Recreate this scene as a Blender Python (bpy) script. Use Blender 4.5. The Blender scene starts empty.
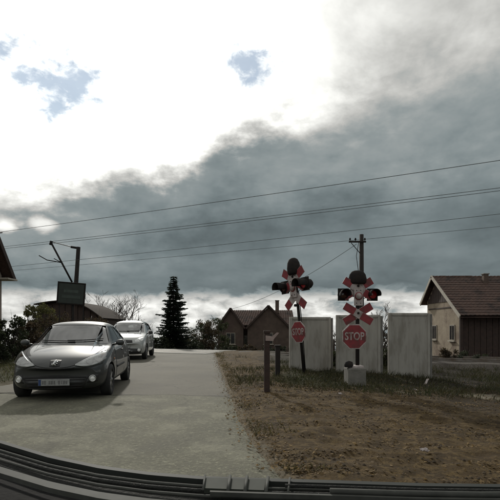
import bpy, bmesh, math, random
import numpy as np
from mathutils import Vector, Matrix
from mathutils.bvhtree import BVHTree
R = math.radians
rnd = random.Random(7)
C = bpy.context.scene.collection
sc = bpy.context.scene

# ------------------------------------------------------------------ camera
CAM_H, F, HZ = 1.30, 450.0, 328.0
cam = bpy.data.cameras.new('camera'); camo = bpy.data.objects.new('camera', cam); C.objects.link(camo)
camo.location = (0, 0, CAM_H); camo.rotation_euler = (R(90), 0, 0)
cam.sensor_width = 36; cam.lens = 36*F/500.0; cam.shift_y = (HZ-250)/500.0
cam.clip_start = 0.02; cam.clip_end = 6000
sc.camera = camo

# ------------------------------------------------------------------ world, sun, exposure
SUN_AZ, SUN_EL = -15.0, 28.0          # azimuth from +Y (negative = to the left), elevation
SD = Vector((math.sin(R(SUN_AZ))*math.cos(R(SUN_EL)), math.cos(R(SUN_AZ))*math.cos(R(SUN_EL)), math.sin(R(SUN_EL))))
w = bpy.data.worlds.new('World'); sc.world = w; w.use_nodes = True
nt = w.node_tree; nt.nodes.clear(); L = nt.links.new
def nd(t, **k):
    n = nt.nodes.new(t)
    for a, b in k.items(): setattr(n, a, b)
    return n
def put(sock, v):
    if hasattr(v, 'is_output') or isinstance(v, bpy.types.NodeSocket): L(v, sock)
    else: sock.default_value = v
def M(op, a, b=0.0, c=None):
    n = nd('ShaderNodeMath', operation=op); put(n.inputs[0], a); put(n.inputs[1], b)
    if c is not None: put(n.inputs[2], c)
    return n.outputs[0]
def SS(x, a, b, o0=0.0, o1=1.0):
    n = nd('ShaderNodeMapRange', interpolation_type='SMOOTHSTEP'); put(n.inputs[0], x)
    for i, v in enumerate((a, b, o0, o1)): put(n.inputs[1+i], v)
    return n.outputs[0]
def VM(op, a, b):
    n = nd('ShaderNodeVectorMath', operation=op); put(n.inputs[0], a); put(n.inputs[1], b); return n
def MIX(f, a, b):
    n = nd('ShaderNodeMix', data_type='RGBA'); put(n.inputs[0], f); put(n.inputs[6], a); put(n.inputs[7], b); return n.outputs[2]
def NOISE(vec, scale, detail=6, rough=.55, dist=0.0):
    n = nd('ShaderNodeTexNoise'); put(n.inputs['Vector'], vec); n.inputs['Scale'].default_value = scale
    n.inputs['Detail'].default_value = detail; n.inputs['Roughness'].default_value = rough; n.inputs['Distortion'].default_value = dist
    return n.outputs[0]
tc = nd('ShaderNodeTexCoord'); D = VM('NORMALIZE', tc.outputs['Generated'], (0,0,0)).outputs[0]
sp = nd('ShaderNodeSeparateXYZ'); L(D, sp.inputs[0]); dx, dy, dz = sp.outputs
zc = M('MAXIMUM', dz, 0.0)
inv = M('DIVIDE', 1.0, M('ADD', zc, 0.16))
cb = nd('ShaderNodeCombineXYZ'); L(M('MULTIPLY', dx, inv), cb.inputs[0]); L(M('MULTIPLY', dy, inv), cb.inputs[1])
P = cb.outputs[0]
n1 = NOISE(VM('ADD', P, (3.1, 1.7, 0)).outputs[0], 0.9, 9, .54, .1)
n2 = NOISE(VM('ADD', P, (8.3, 4.2, 0)).outputs[0], 2.3, 8, .6, .2)
n3 = NOISE(VM('MULTIPLY', D, (1, 1, 1.35)).outputs[0], 6.0, 9, .58, .15)
n4 = NOISE(VM('MULTIPLY', D, (1, 1, 2.4)).outputs[0], 17.0, 9, .58, .25); nn4 = M('SUBTRACT', n4, .5)
s = VM('DOT_PRODUCT', D, tuple(SD)).outputs['Value']
nn = M('SUBTRACT', n1, .5); nn2 = M('SUBTRACT', n2, .5); nn3 = M('SUBTRACT', n3, .5)
# upper bright cloud deck against the darker bank that stands on the horizon
T = M('ADD', .395, M('ADD', M('MULTIPLY', M('MINIMUM', dx, 0.0), .34), M('MULTIPLY', M('MAXIMUM', dx, 0.0), .10)))
T = M('MAXIMUM', T, .20)
zz = M('ADD', M('SUBTRACT', dz, T), M('ADD', M('ADD', M('MULTIPLY', nn, .13), M('MULTIPLY', nn2, .05)), M('ADD', M('MULTIPLY', nn3, .20), M('MULTIPLY', nn4, .07))))
up = SS(zz, -.055, M('ADD', .050, M('MULTIPLY', M('MAXIMUM', dx, 0.0), .22)))
glow = SS(M('ADD', s, M('MULTIPLY', nn2, .05)), .86, .985)
deck = M('ADD', M('ADD', .66, M('ADD', M('MULTIPLY', nn2, .95), M('MULTIPLY', nn3, .7))), M('MULTIPLY', glow, .95))
deck = M('MAXIMUM', deck, .26)
bank = M('ADD', M('ADD', .200, M('MULTIPLY', nn, .26)), M('ADD', M('MULTIPLY', nn3, .20), M('MULTIPLY', nn4, .06)))
bank = M('ADD', bank, SS(zz, -.22, -.02, -.01, .13))
for (u, v, r) in ((43, 224, .022), (5, 226, .014)):
    c = Vector(((u-250)/F, 1, (HZ-v)/F)).normalized()
    dd = VM('DISTANCE', VM('MULTIPLY', D, (1, 1, 1.6)).outputs[0], (c.x, c.y, c.z*1.6)).outputs['Value']
    bank = M('ADD', bank, SS(M('ADD', dd, M('MULTIPLY', nn4, .05)), r*1.6, r*.3, 0.0, .6))
lum = nd('ShaderNodeMix', data_type='FLOAT'); L(up, lum.inputs[0]); L(bank, lum.inputs[2]); L(deck, lum.inputs[3])
hz = SS(M('ADD', dz, M('ADD', M('MULTIPLY', nn3, .07), M('MULTIPLY', nn4, .06))), .084, .060)
hl = M('ADD', .70, M('ADD', M('MULTIPLY', nn3, 1.2), M('MULTIPLY', nn4, 2.0))); hl = M('MAXIMUM', hl, .26)
lum2 = nd('ShaderNodeMix', data_type='FLOAT'); L(hz, lum2.inputs[0]); L(lum.outputs[0], lum2.inputs[2]); L(hl, lum2.inputs[3])
lumv = M('MAXIMUM', lum2.outputs[0], .10)
tint = MIX(SS(lumv, .14, .55), (.84, 1.03, 1.075, 1), (1.0, 1.0, .955, 1))
cl = VM('SCALE', tint, (0,0,0)); L(lumv, cl.inputs['Scale'])
# gaps in the deck where the blue shows
def pixdir(u, v): return Vector(((u-250)/F, 1, (HZ-v)/F)).normalized()
holes = None
for (u, v, r0, r1) in ((70, 86, .030, .075), (32, 78, .012, .05), (55, 108, .012, .05), (248, 62, .022, .065), (6, 46, .012, .05)):
    c = pixdir(u, v)
    dd = VM('DISTANCE', VM('MULTIPLY', D, (1,1,1.5)).outputs[0], (c.x, c.y, c.z*1.5)).outputs['Value']
    h = SS(M('ADD', dd, M('ADD', M('MULTIPLY', nn3, .16), M('MULTIPLY', NOISE(VM('MULTIPLY', D, (1, 1, 1.6)).outputs[0], 30.0, 8, .6, .3), .14))), M('ADD', r1, .072), M('ADD', r0, .055))
    holes = h if holes is None else M('MAXIMUM', holes, h)
rest = SS(M('ADD', n1, M('MULTIPLY', n2, .3)), .86, .90)
holes = M('MULTIPLY', M('MAXIMUM', holes, rest), SS(dz, .3, .38))
sky = nd('ShaderNodeTexSky', sky_type='NISHITA', sun_disc=False)
sky.sun_elevation = R(SUN_EL); sky.sun_rotation = R(SUN_AZ); sky.altitude = 100; sky.dust_density = 0.0; sky.air_density = 1.6; sky.ozone_density = 4.0
sk = VM('SCALE', sky.outputs[0], (0,0,0)); sk.inputs['Scale'].default_value = 1.0
bgS = nd('ShaderNodeBackground'); L(sky.outputs[0], bgS.inputs[0]); bgS.inputs[1].default_value = .07
bgC = nd('ShaderNodeBackground'); L(cl.outputs[0], bgC.inputs[0]); bgC.inputs[1].default_value = 1.0
mx = nd('ShaderNodeMixShader'); L(M('MULTIPLY', holes, .74), mx.inputs[0]); L(bgC.outputs[0], mx.inputs[1]); L(bgS.outputs[0], mx.inputs[2])
wo = nd('ShaderNodeOutputWorld'); L(mx.outputs[0], wo.inputs[0])
sl = bpy.data.lights.new('sun', 'SUN'); sl.energy = 2.4; sl.angle = R(2.2); sl.color = (1, .95, .86)
so = bpy.data.objects.new('sun', sl); C.objects.link(so)
so.rotation_euler = SD.to_track_quat('Z', 'Y').to_euler()
sc.view_settings.view_transform = 'Standard'; sc.view_settings.look = 'None'
sc.view_settings.exposure = 0.0; sc.view_settings.gamma = 1.0; sc.view_settings.use_curve_mapping = False

# ------------------------------------------------------------------ helpers
def P3(u, v, Y): return Vector(((u-250)/F*Y, Y, CAM_H-(v-HZ)/F*Y))
MATS = {}
def mat(name, c1, c2=None, scale=6, rough=.7, bump=0, bscale=None, metal=0, coat=0, spec=.5, c3=None, s3=.5, island=0, detail=6, emit=None, stretch=(1,1,1)):
    if name in MATS: return MATS[name]
    m = bpy.data.materials.new(name); m.use_nodes = True; t = m.node_tree
    b = t.nodes['Principled BSDF']; b.inputs['Roughness'].default_value = rough; b.inputs['Metallic'].default_value = metal
    b.inputs['Coat Weight'].default_value = coat; b.inputs['Coat Roughness'].default_value = .04; b.inputs['Specular IOR Level'].default_value = spec
    c2 = c2 or tuple(x*.75 for x in c1)
    co = t.nodes.new('ShaderNodeTexCoord'); mp = t.nodes.new('ShaderNodeMapping'); mp.inputs['Scale'].default_value = stretch
    t.links.new(co.outputs['Object'], mp.inputs[0])
    def noise(sc_, det=detail):
        n = t.nodes.new('ShaderNodeTexNoise'); n.inputs['Scale'].default_value = sc_; n.inputs['Detail'].default_value = det
        n.inputs['Roughness'].default_value = .62; t.links.new(mp.outputs[0], n.inputs['Vector']); return n
    n = noise(scale); ramp = t.nodes.new('ShaderNodeMapRange'); ramp.inputs[1].default_value = .35; ramp.inputs[2].default_value = .65
    t.links.new(n.outputs[0], ramp.inputs[0])
    mxn = t.nodes.new('ShaderNodeMix'); mxn.data_type = 'RGBA'; mxn.inputs[6].default_value = (*c1, 1); mxn.inputs[7].default_value = (*c2, 1)
    t.links.new(ramp.outputs[0], mxn.inputs[0]); out = mxn.outputs[2]
    if c3:
        n3_ = noise(s3, 8); r3 = t.nodes.new('ShaderNodeMapRange'); r3.inputs[1].default_value = .5; r3.inputs[2].default_value = .62
        t.links.new(n3_.outputs[0], r3.inputs[0]); m3 = t.nodes.new('ShaderNodeMix'); m3.data_type = 'RGBA'
        t.links.new(r3.outputs[0], m3.inputs[0]); t.links.new(out, m3.inputs[6]); m3.inputs[7].default_value = (*c3, 1); out = m3.outputs[2]
    if island:
        g = t.nodes.new('ShaderNodeNewGeometry'); r4 = t.nodes.new('ShaderNodeMapRange'); r4.inputs[3].default_value = 1-island; r4.inputs[4].default_value = 1+island
        t.links.new(g.outputs['Random Per Island'], r4.inputs[0]); v = t.nodes.new('ShaderNodeVectorMath'); v.operation = 'SCALE'
        t.links.new(out, v.inputs[0]); t.links.new(r4.outputs[0], v.inputs['Scale']); out = v.outputs[0]
    t.links.new(out, b.inputs['Base Color'])
    if bump:
        nb = noise(bscale or scale*3, 8); bp = t.nodes.new('ShaderNodeBump'); bp.inputs['Strength'].default_value = min(1, bump); bp.inputs['Distance'].default_value = .02
        t.links.new(nb.outputs[0], bp.inputs['Height']); t.links.new(bp.outputs[0], b.inputs['Normal'])
    if emit:
        b.inputs['Emission Color'].default_value = (*emit[:3], 1); b.inputs['Emission Strength'].default_value = emit[3]
    if island:
        tl = t.nodes.new('ShaderNodeBsdfTranslucent'); t.links.new(out, tl.inputs[0]); ms = t.nodes.new('ShaderNodeMixShader'); ms.inputs[0].default_value = .35
        t.links.new(b.outputs[0], ms.inputs[1]); t.links.new(tl.outputs[0], ms.inputs[2]); t.links.new(ms.outputs[0], t.nodes['Material Output'].inputs[0])
    MATS[name] = m; return m
def glass_mat(name, tint, base=.10):
    m = bpy.data.materials.new(name); m.use_nodes = True; t = m.node_tree; t.nodes.remove(t.nodes['Principled BSDF'])
    o = t.nodes['Material Output']; tr = t.nodes.new('ShaderNodeBsdfTransparent'); tr.inputs[0].default_value = (*tint, 1)
    gl = t.nodes.new('ShaderNodeBsdfGlossy'); gl.inputs['Roughness'].default_value = .03
    lw = t.nodes.new('ShaderNodeLayerWeight'); lw.inputs[0].default_value = .28
    mr = t.nodes.new('ShaderNodeMapRange'); mr.inputs[3].default_value = base; mr.inputs[4].default_value = .95
    t.links.new(lw.outputs['Fresnel'], mr.inputs[0]); mxs = t.nodes.new('ShaderNodeMixShader')
    t.links.new(mr.outputs[0], mxs.inputs[0]); t.links.new(tr.outputs[0], mxs.inputs[1]); t.links.new(gl.outputs[0], mxs.inputs[2]); t.links.new(mxs.outputs[0], o.inputs[0])
    return m

class MB:
    """collects shapes, builds ONE mesh object"""
    def __init__(s): s.v, s.f, s.sm = [], [], []
    def add(s, vs, fs, smooth=False):
        o = len(s.v); s.v += [tuple(v) for v in vs]; s.f += [tuple(i+o for i in f) for f in fs]; s.sm += [smooth]*len(fs); return s
    def box(s, c, d, rot=None, bev=0):
        c = Vector(c); hx, hy, hz = (x/2 for x in d)
        if bev:
            b = min(bev, hx*.9, hy*.9, hz*.9); bm = bmesh.new(); bmesh.ops.create_cube(bm, size=1)
            for q in bm.verts: q.co = Vector((q.co.x*d[0], q.co.y*d[1], q.co.z*d[2]))
            bmesh.ops.bevel(bm, geom=bm.edges[:], offset=b, segments=2, affect='EDGES', profile=.6)
            bm.verts.index_update()
            vs = [q.co.copy() for q in bm.verts]; fs = [[q.index for q in f.verts] for f in bm.faces]; bm.free()
        else:
            vs = [Vector((x*hx, y*hy, z*hz)) for z in (-1,1) for y in (-1,1) for x in (-1,1)]
            fs = [(0,2,3,1),(4,5,7,6),(0,1,5,4),(2,6,7,3),(0,4,6,2),(1,3,7,5)]
        if rot is not None: vs = [rot @ q for q in vs]
        return s.add([q+c for q in vs], fs)
    def tube(s, pts, r, n=8, cap=True):
        pts = [Vector(p) for p in pts]; rr = r if isinstance(r, (list, tuple)) else [r]*len(pts)
        vs, fs = [], []
        for i, p in enumerate(pts):
            t = (pts[min(i+1, len(pts)-1)]-pts[max(i-1, 0)]).normalized()
            a = t.orthogonal().normalized() if i == 0 else (a - t*a.dot(t)).normalized()
            b = t.cross(a)
            for k in range(n):
                q = 2*math.pi*k/n; vs.append(p+(a*math.cos(q)+b*math.sin(q))*rr[i])
        for i in range(len(pts)-1):
            for k in range(n):
                fs.append((i*n+k, i*n+(k+1)%n, (i+1)*n+(k+1)%n, (i+1)*n+k))
        if cap: fs += [tuple(range(n))[::-1], tuple((len(pts)-1)*n+k for k in range(n))]
        return s.add(vs, fs, True)
    def lathe(s, prof, mtx=None, n=24, ang=2*math.pi):
        vs, fs = [], []; full = abs(ang-2*math.pi) < 1e-6; m = n if full else n+1
        for r, z in prof:
            for k in range(m):
                q = ang*k/n; vs.append(Vector((r*math.cos(q), r*math.sin(q), z)))
        for i in range(len(prof)-1):
            for k in range(n):
                k2 = (k+1) % m; fs.append((i*m+k, i*m+k2, (i+1)*m+k2, (i+1)*m+k))
        if mtx is not None: vs = [mtx @ q for q in vs]
        return s.add(vs, fs, True)
    def prism(s, poly, y0, y1, mtx=None):
        """2D polygon (x,z) extruded along y"""
        n = len(poly); vs = [Vector((x, y0, z)) for x, z in poly]+[Vector((x, y1, z)) for x, z in poly]
        fs = [tuple(range(n)), tuple(range(2*n-1, n-1, -1))]+[(i, i+n, (i+1) % n+n, (i+1) % n) for i in range(n)]
        if mtx is not None: vs = [mtx @ q for q in vs]
        return s.add(vs, fs)
    def build(s, name, m, parent=None, recalc=True):
        me = bpy.data.meshes.new(name); me.from_pydata(s.v, [], s.f)
        if len(s.sm): me.polygons.foreach_set('use_smooth', s.sm)
        if recalc and len(s.f) < 20000:
            bm = bmesh.new(); bm.from_mesh(me); bmesh.ops.recalc_face_normals(bm, faces=bm.faces); bm.to_mesh(me); bm.free()
        me.materials.append(m); me.update()
        o = bpy.data.objects.new(name, me); C.objects.link(o); o.parent = parent; return o
def empty(name, loc=(0,0,0), rz=0):
    o = bpy.data.objects.new(name, None); C.objects.link(o); o.location = loc; o.rotation_euler = (0, 0, rz); return o
def tag(o, label=None, cat=None, group=None, kind=None):
    for k, v in (('label', label), ('category', cat), ('group', group), ('kind', kind)):
        if v: o[k] = v
    return o
def flat(o, on=False):
    o.data.polygons.foreach_set('use_smooth', [on]*len(o.data.polygons)); return o
def inst(name, me, parent, mtx):
    o = bpy.data.objects.new(name, me); C.objects.link(o); o.parent = parent; o.matrix_local = mtx; return o
def copy_tree(o, parent=None):
    c = o.copy(); C.objects.link(c); c.parent = parent
    for ch in o.children: copy_tree(ch, c)
    return c
def textmesh(body, size):
    cu = bpy.data.curves.new('lettering', 'FONT'); cu.body = body; cu.size = size; cu.align_x = 'CENTER'; cu.align_y = 'CENTER'; cu.extrude = .002; cu.offset = size*.018
    to = bpy.data.objects.new('lettering', cu); C.objects.link(to); dg = bpy.context.evaluated_depsgraph_get()
    me = bpy.data.meshes.new_from_object(to.evaluated_get(dg)); bpy.data.objects.remove(to); return me
# numpy value noise
_T = np.random.RandomState(3).rand(256, 256)
def vn(x, y):
    xi = np.floor(x).astype(int); yi = np.floor(y).astype(int); fx = x-xi; fy = y-yi
    fx = fx*fx*(3-2*fx); fy = fy*fy*(3-2*fy); g = lambda a, b: _T[a & 255, b & 255]
    return (g(xi,yi)*(1-fx)+g(xi+1,yi)*fx)*(1-fy)+(g(xi,yi+1)*(1-fx)+g(xi+1,yi+1)*fx)*fy
def fbm(x, y, o=4):
    r = 0; a = .5
    for i in range(o): r = r+a*vn(x*2**i+17.3*i, y*2**i+5.1*i); a *= .5
    return r-.5*(1-.5**o)

# ------------------------------------------------------------------ terrain shape
EY = [-30, 0, 3, 4, 5.2, 6.7, 9.4, 13.9, 24, 40, 120]
EX = [3.6, .85, .45, .31, .06, -.15, -.42, -.87, -1.87, -3.5, -11.5]
def edge_r(y): return np.interp(y, EY, EX)
def edge_l(y): return np.interp(y, [-30, 0, 8.2, 9.6, 11, 24, 40, 120], [-14, -14, -12, -5.9, -5.6, -7.5, -9.1, -17])
def ss(x, a, b):
    t = np.clip((x-a)/(b-a), 0, 1); return t*t*(3-2*t)
def base_h(x, y):
    h = np.where(y > 25, -.08*(np.minimum(y, 60)-25), 0.)
    h = h-np.where(y > 60, .05*(np.minimum(y, 2600)-60), 0.)
    fall = np.clip(.06*(x-.5), 0, .40)
    return h-fall*(1-ss(y, 40, 60))
def verge(x, y): return np.maximum(x-edge_r(y), edge_l(y)-x)
def ground_h(x, y):
    d = verge(x, y)
    lump = fbm(x*1.1, y*1.1, 3)*.16+fbm(x*4.2+9, y*4.2, 4)*.075+np.abs(fbm(x*.7+40, y*3.6, 4))*.13
    amp = ss(d, -.02, .8)*(1-ss(y, 60, 120)*.0)
    near_track = np.exp(-((y+.41*x-23.4)/2.2)**2)
    return base_h(x, y)+np.where(d > 0, .006+lump*amp*(1-.8*near_track)+.03*ss(d, .1, .5), -.05*ss(-d, 0, .12))
def gh(x, y): return float(ground_h(np.array([float(x)]), np.array([float(y)]))[0])

def sheet(name, xs, ys, hf, m):
    X, Y = np.meshgrid(xs, ys); Z = hf(X, Y); nx, ny = len(xs), len(ys)
    co = np.stack([X, Y, Z], -1).reshape(-1, 3); idx = np.arange(nx*ny).reshape(ny, nx)
    f = np.stack([idx[:-1,:-1], idx[:-1,1:], idx[1:,1:], idx[1:,:-1]], -1).reshape(-1, 4)
    me = bpy.data.meshes.new(name); me.vertices.add(len(co)); me.vertices.foreach_set('co', co.ravel())
    me.loops.add(f.size); me.loops.foreach_set('vertex_index', f.ravel()); me.polygons.add(len(f))
    me.polygons.foreach_set('loop_start', np.arange(0, f.size, 4)); me.polygons.foreach_set('loop_total', np.full(len(f), 4))
    me.update(calc_edges=True); me.polygons.foreach_set('use_smooth', np.ones(len(f), bool)); me.materials.append(m)
    o = bpy.data.objects.new(name, me); C.objects.link(o); return o, X.ravel(), Y.ravel()
def geo(a, b, n, p=1.8): return a+(b-a)*(np.linspace(0, 1, n)**p)
xs = np.unique(np.concatenate([-geo(16, 2500, 22, 3.0), np.arange(-16, -5, .14), np.arange(-5, -1, .4), np.arange(-1, 7.5, .04), np.arange(7.5, 16, .14), geo(16, 2500, 22, 3.0)]))
ys = np.unique(np.concatenate([-geo(1, 60, 8), np.arange(-1, 3.6, .3), np.arange(3.6, 12, .04), np.arange(12, 32, .12), geo(32, 2600, 50, 2.6)]))
GM = bpy.data.materials.new('soil'); GM.use_nodes = True
def ground_material(m):
    t = m.node_tree; b = t.nodes['Principled BSDF']; b.inputs['Roughness'].default_value = .95; b.inputs['Specular IOR Level'].default_value = .2
    ln = t.links.new; co = t.nodes.new('ShaderNodeTexCoord')
    def noise(s_, d=8, r=.6):
        n = t.nodes.new('ShaderNodeTexNoise'); n.inputs['Scale'].default_value = s_; n.inputs['Detail'].default_value = d; n.inputs['Roughness'].default_value = r
        ln(co.outputs['Object'], n.inputs['Vector']); return n.outputs[0]
    def rng(x, a, c):
        n = t.nodes.new('ShaderNodeMapRange'); ln(x, n.inputs[0]); n.inputs[1].default_value = a; n.inputs[2].default_value = c; return n.outputs[0]
    def mix(f, a, c):
        n = t.nodes.new('ShaderNodeMix'); n.data_type = 'RGBA'; ln(f, n.inputs[0])
        for i, q in ((6, a), (7, c)):
            if isinstance(q, tuple): n.inputs[i].default_value = (*q, 1)
            else: ln(q, n.inputs[i])
        return n.outputs[2]
    dirt = mix(rng(noise(1.3), .35, .65), (.078, .051, .021), (.038, .025, .011))
    dirt = mix(rng(noise(9), .48, .62), dirt, (.112, .076, .032))
    dirt = mix(rng(noise(38, 4), .55, .70), dirt, (.020, .014, .009))
    green = mix(rng(noise(3), .4, .62), (.026, .033, .012), (.050, .042, .020))
    pale = mix(rng(noise(5), .4, .62), (.22, .20, .155), (.12, .10, .07))
    a = t.nodes.new('ShaderNodeAttribute'); a.attribute_name = 'cover'; s_ = t.nodes.new('ShaderNodeSeparateColor'); ln(a.outputs['Color'], s_.inputs[0])
    c = mix(s_.outputs[1], dirt, green); c = mix(s_.outputs[2], c, (.017, .013, .009)); c = mix(s_.outputs[0], c, pale); ln(c, b.inputs['Base Color'])  # third cover channel mixes the painted shade into the soil
    bp = t.nodes.new('ShaderNodeBump'); bp.inputs['Strength'].default_value = .9; bp.inputs['Distance'].default_value = .03
    ln(noise(26, 8, .7), bp.inputs['Height']); ln(bp.outputs[0], b.inputs['Normal'])
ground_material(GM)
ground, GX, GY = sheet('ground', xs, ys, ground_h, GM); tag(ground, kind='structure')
nz = fbm(GX*.8+3, GY*.8, 4)
grn = np.maximum(ss(GX, .6, 1.4)*ss(GY+nz*3, 9.6, 11.2)*(1-ss(GX, 4.2, 6.0)), ss(-GX, 4, 5.5))
grn = np.maximum(grn, ss(GY, 24, 32)); grn = np.clip(grn+nz*1.2*(grn > .03), 0, 1)
pal = ss(fbm(GX*.9, GY*3.4, 4)+.60*np.exp(-((GX-5.6)/1.7)**2-((GY-10.1)/.65)**2), .34, .46)*(GX > 2.6)*(GY < 11.6)
shoulder = ss(.16-verge(GX, GY)+nz*.25, 0, .14)*.55
pal = np.clip(np.maximum(pal, shoulder), 0, 1)
ca = ground.data.color_attributes.new('cover', 'FLOAT_COLOR', 'POINT')
shade_tint = np.clip(np.maximum(.6*ss(GX+nz*3, 1.8, 4.6)*ss(GY+nz*4, 5, 9), np.maximum(ss(GX+nz*2, 3.6, 5.2)*ss(GY+nz*2, 10.6, 11.6)*(1-ss(GY, 26, 30)), .75*ss(GX+nz*2, 0, 1.5)*ss(GY+nz*3, 13, 15)*(1-ss(GY, 26, 30))))+0*nz, 0, 1)  # soil darkened on the right: shadow and lens vignetting put into the colour
ca.data.foreach_set('color', np.stack([pal, grn, shade_tint, 1+0*pal], -1).ravel().astype(np.float32))

# ------------------------------------------------------------------ road: worn concrete apron near, asphalt beyond the seam
def strip(name, y0, y1, m, lift, ny, nx=46, seam0=None, seam1=None, crack=0.0):
    vs, fs = [], []
    for j in range(ny+1):
        for i in range(nx+1):
            a = i/nx; yy = y0+(y1-y0)*j/ny
            xl, xr = float(edge_l(yy)), float(edge_r(yy))
            xr += .16*float(fbm(np.array([yy*1.7]), np.array([3.3]), 4)[0])+.02
            xl += .3*float(fbm(np.array([yy*1.3]), np.array([8.3]), 4)[0])
            x = xl+(xr-xl)*(a**.8)
            y = yy
            if seam0 and j == 0: y = seam0(x)
            if seam1 and j == ny: y = seam1(x)
            xx = np.array([x]); y_ = np.array([y])
            z = float(base_h(xx, y_)[0])+lift+.018*float(fbm(xx*.6, y_*.6, 3)[0])
            if a in (0, 1): z -= .05
            vs.append((x, y, z))
    n = nx+1
    for j in range(ny):
        for i in range(nx): fs.append((j*n+i, j*n+i+1, (j+1)*n+i+1, (j+1)*n+i))
    o = MB().add(vs, fs, True).build(name, m, recalc=False); tag(o, kind='structure'); return o
def seam(x): return 8.62-.085*(x+2)+.05*math.sin(x*3.1)+.03*math.sin(x*7.7)
asphalt = mat('asphalt', (.112, .105, .082), (.088, .083, .066), .55, .85, .6, 70, c3=(.122, .115, .090), s3=.25, spec=.3)
apron = mat('worn_concrete', (.122, .119, .086), (.097, .095, .070), 1.2, .88, .9, 30, c3=(.163, .159, .118), s3=1.4, spec=.3)
def road_wear(m, speck, crack):
    t = m.node_tree; b = t.nodes['Principled BSDF']; ln = t.links.new; src = b.inputs['Base Color'].links[0].from_socket
    co = t.nodes.new('ShaderNodeTexCoord'); nz_ = t.nodes.new('ShaderNodeTexNoise'); nz_.inputs['Scale'].default_value = 1.1; nz_.inputs['Detail'].default_value = 6; ln(co.outputs['Object'], nz_.inputs[0])
    ad = t.nodes.new('ShaderNodeVectorMath'); ad.operation = 'MULTIPLY_ADD'; ln(nz_.outputs['Color'], ad.inputs[0]); ad.inputs[1].default_value = (1.2, 1.2, 0); ln(co.outputs['Object'], ad.inputs[2])
    def mr(x, a, c):
        n = t.nodes.new('ShaderNodeMapRange'); ln(x, n.inputs[0]); n.inputs[1].default_value = a; n.inputs[2].default_value = c; return n.outputs[0]
    def mixc(f, a, col):
        n = t.nodes.new('ShaderNodeMix'); n.data_type = 'RGBA'; ln(f, n.inputs[0]); ln(a, n.inputs[6]); n.inputs[7].default_value = (*col, 1); return n.outputs[2]
    def mul(a, c):
        n = t.nodes.new('ShaderNodeMath'); n.operation = 'MULTIPLY'; ln(a, n.inputs[0])
        if isinstance(c, float): n.inputs[1].default_value = c
        else: ln(c, n.inputs[1])
        return n.outputs[0]
    vo = t.nodes.new('ShaderNodeTexVoronoi'); vo.feature = 'DISTANCE_TO_EDGE'; vo.inputs['Scale'].default_value = .42; ln(ad.outputs[0], vo.inputs['Vector'])
    gate = t.nodes.new('ShaderNodeTexNoise'); gate.inputs['Scale'].default_value = .5; ln(co.outputs['Object'], gate.inputs[0])
    ck = mul(mr(vo.outputs['Distance'], .010, .002), mul(mr(gate.outputs[0], .46, .56), crack))
    sn = t.nodes.new('ShaderNodeTexNoise'); sn.inputs['Scale'].default_value = 26; sn.inputs['Detail'].default_value = 5; sn.inputs['Roughness'].default_value = .7; ln(co.outputs['Object'], sn.inputs[0])
    st = t.nodes.new('ShaderNodeTexNoise'); st.inputs['Scale'].default_value = .8; st.inputs['Detail'].default_value = 7; st.inputs['Distortion'].default_value = .6; ln(co.outputs['Object'], st.inputs[0])
    c = mixc(mul(mr(sn.outputs[0], .54, .68), .75), src, speck)
    c = mixc(mul(mr(sn.outputs[0], .44, .32), .6), c, (.06, .057, .048))
    c = mixc(mul(mr(st.outputs[0], .52, .66), .45), c, (.085, .082, .068))
    c = mixc(ck, c, (.03, .028, .024)); ln(c, b.inputs['Base Color'])
road_wear(asphalt, (.145, .137, .108), .45); road_wear(apron, (.27, .268, .19), .3)
road = strip('road', 8.4, 110, asphalt, .008, 260, seam0=lambda x: seam(x)-.05)
mb = MB(); vs = []; fs = []
for i in range(90):
    x = -9.5+i*.104; y = seam(x); z = float(base_h(np.array([x]), np.array([y]))[0])+.030
    w_ = .02+.016*abs(math.sin(i*.9)+math.sin(i*.37)); vs += [(x, y-w_, z-.006), (x, y+w_, z-.012)]
for i in range(89): fs.append((i*2, i*2+2, i*2+3, i*2+1))
joint = tag(mb.add(vs, fs).build('road_joint', mat('tar', (.03,.029,.026), (.045,.043,.038), 6, .9, .4)), kind='structure')
near = strip('road_apron', -25, 8.5, apron, .018, 150, seam1=seam)

# ------------------------------------------------------------------ railway across the road
def track_y(x): return 23.4-.41*x
TD = Vector((1, -.41, 0)).normalized(); TN = Vector((.41, 1, 0)).normalized(); TO = Vector((0, 23.4, 0))
ballast = mat('ballast_stone', (.050, .040, .031), (.026, .021, .017), 14, .95, 1, 30)
vs, fs = [], []
N = 180
for i in range(N+1):
    t = -60+120*i/N; c = TO+TD*t
    for k, (o, z) in enumerate(((-2.3, -.35), (-1.6, .0), (-.8, .03), (.8, .03), (1.6, .0), (2.3, -.35))):
        p = c+TN*o; d = max(0, min(1, (abs(float(p.x)+4.6)-3.3)/.5))
        z0 = float(base_h(np.array([min(p.x, 3)]), np.array([min(p.y, 24.5)]))[0])
        vs.append((p.x, p.y, z0+z*(1 if z > 0 else 1)-.075+.085*d+.02*rnd.uniform(-1, 1)*d))
for i in range(N):
    for k in range(5): fs.append((i*6+k, i*6+k+1, i*6+k+7, i*6+k+6))
track = tag(MB().add(vs, fs).build('railway_track', ballast), kind='structure')
railm = mat('rail_steel', (.16, .12, .09), (.28, .26, .24), 3, .45, metal=.8)
def zt(x): return float(base_h(np.array([min(x, 3.)]), np.array([24.]))[0])
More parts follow.
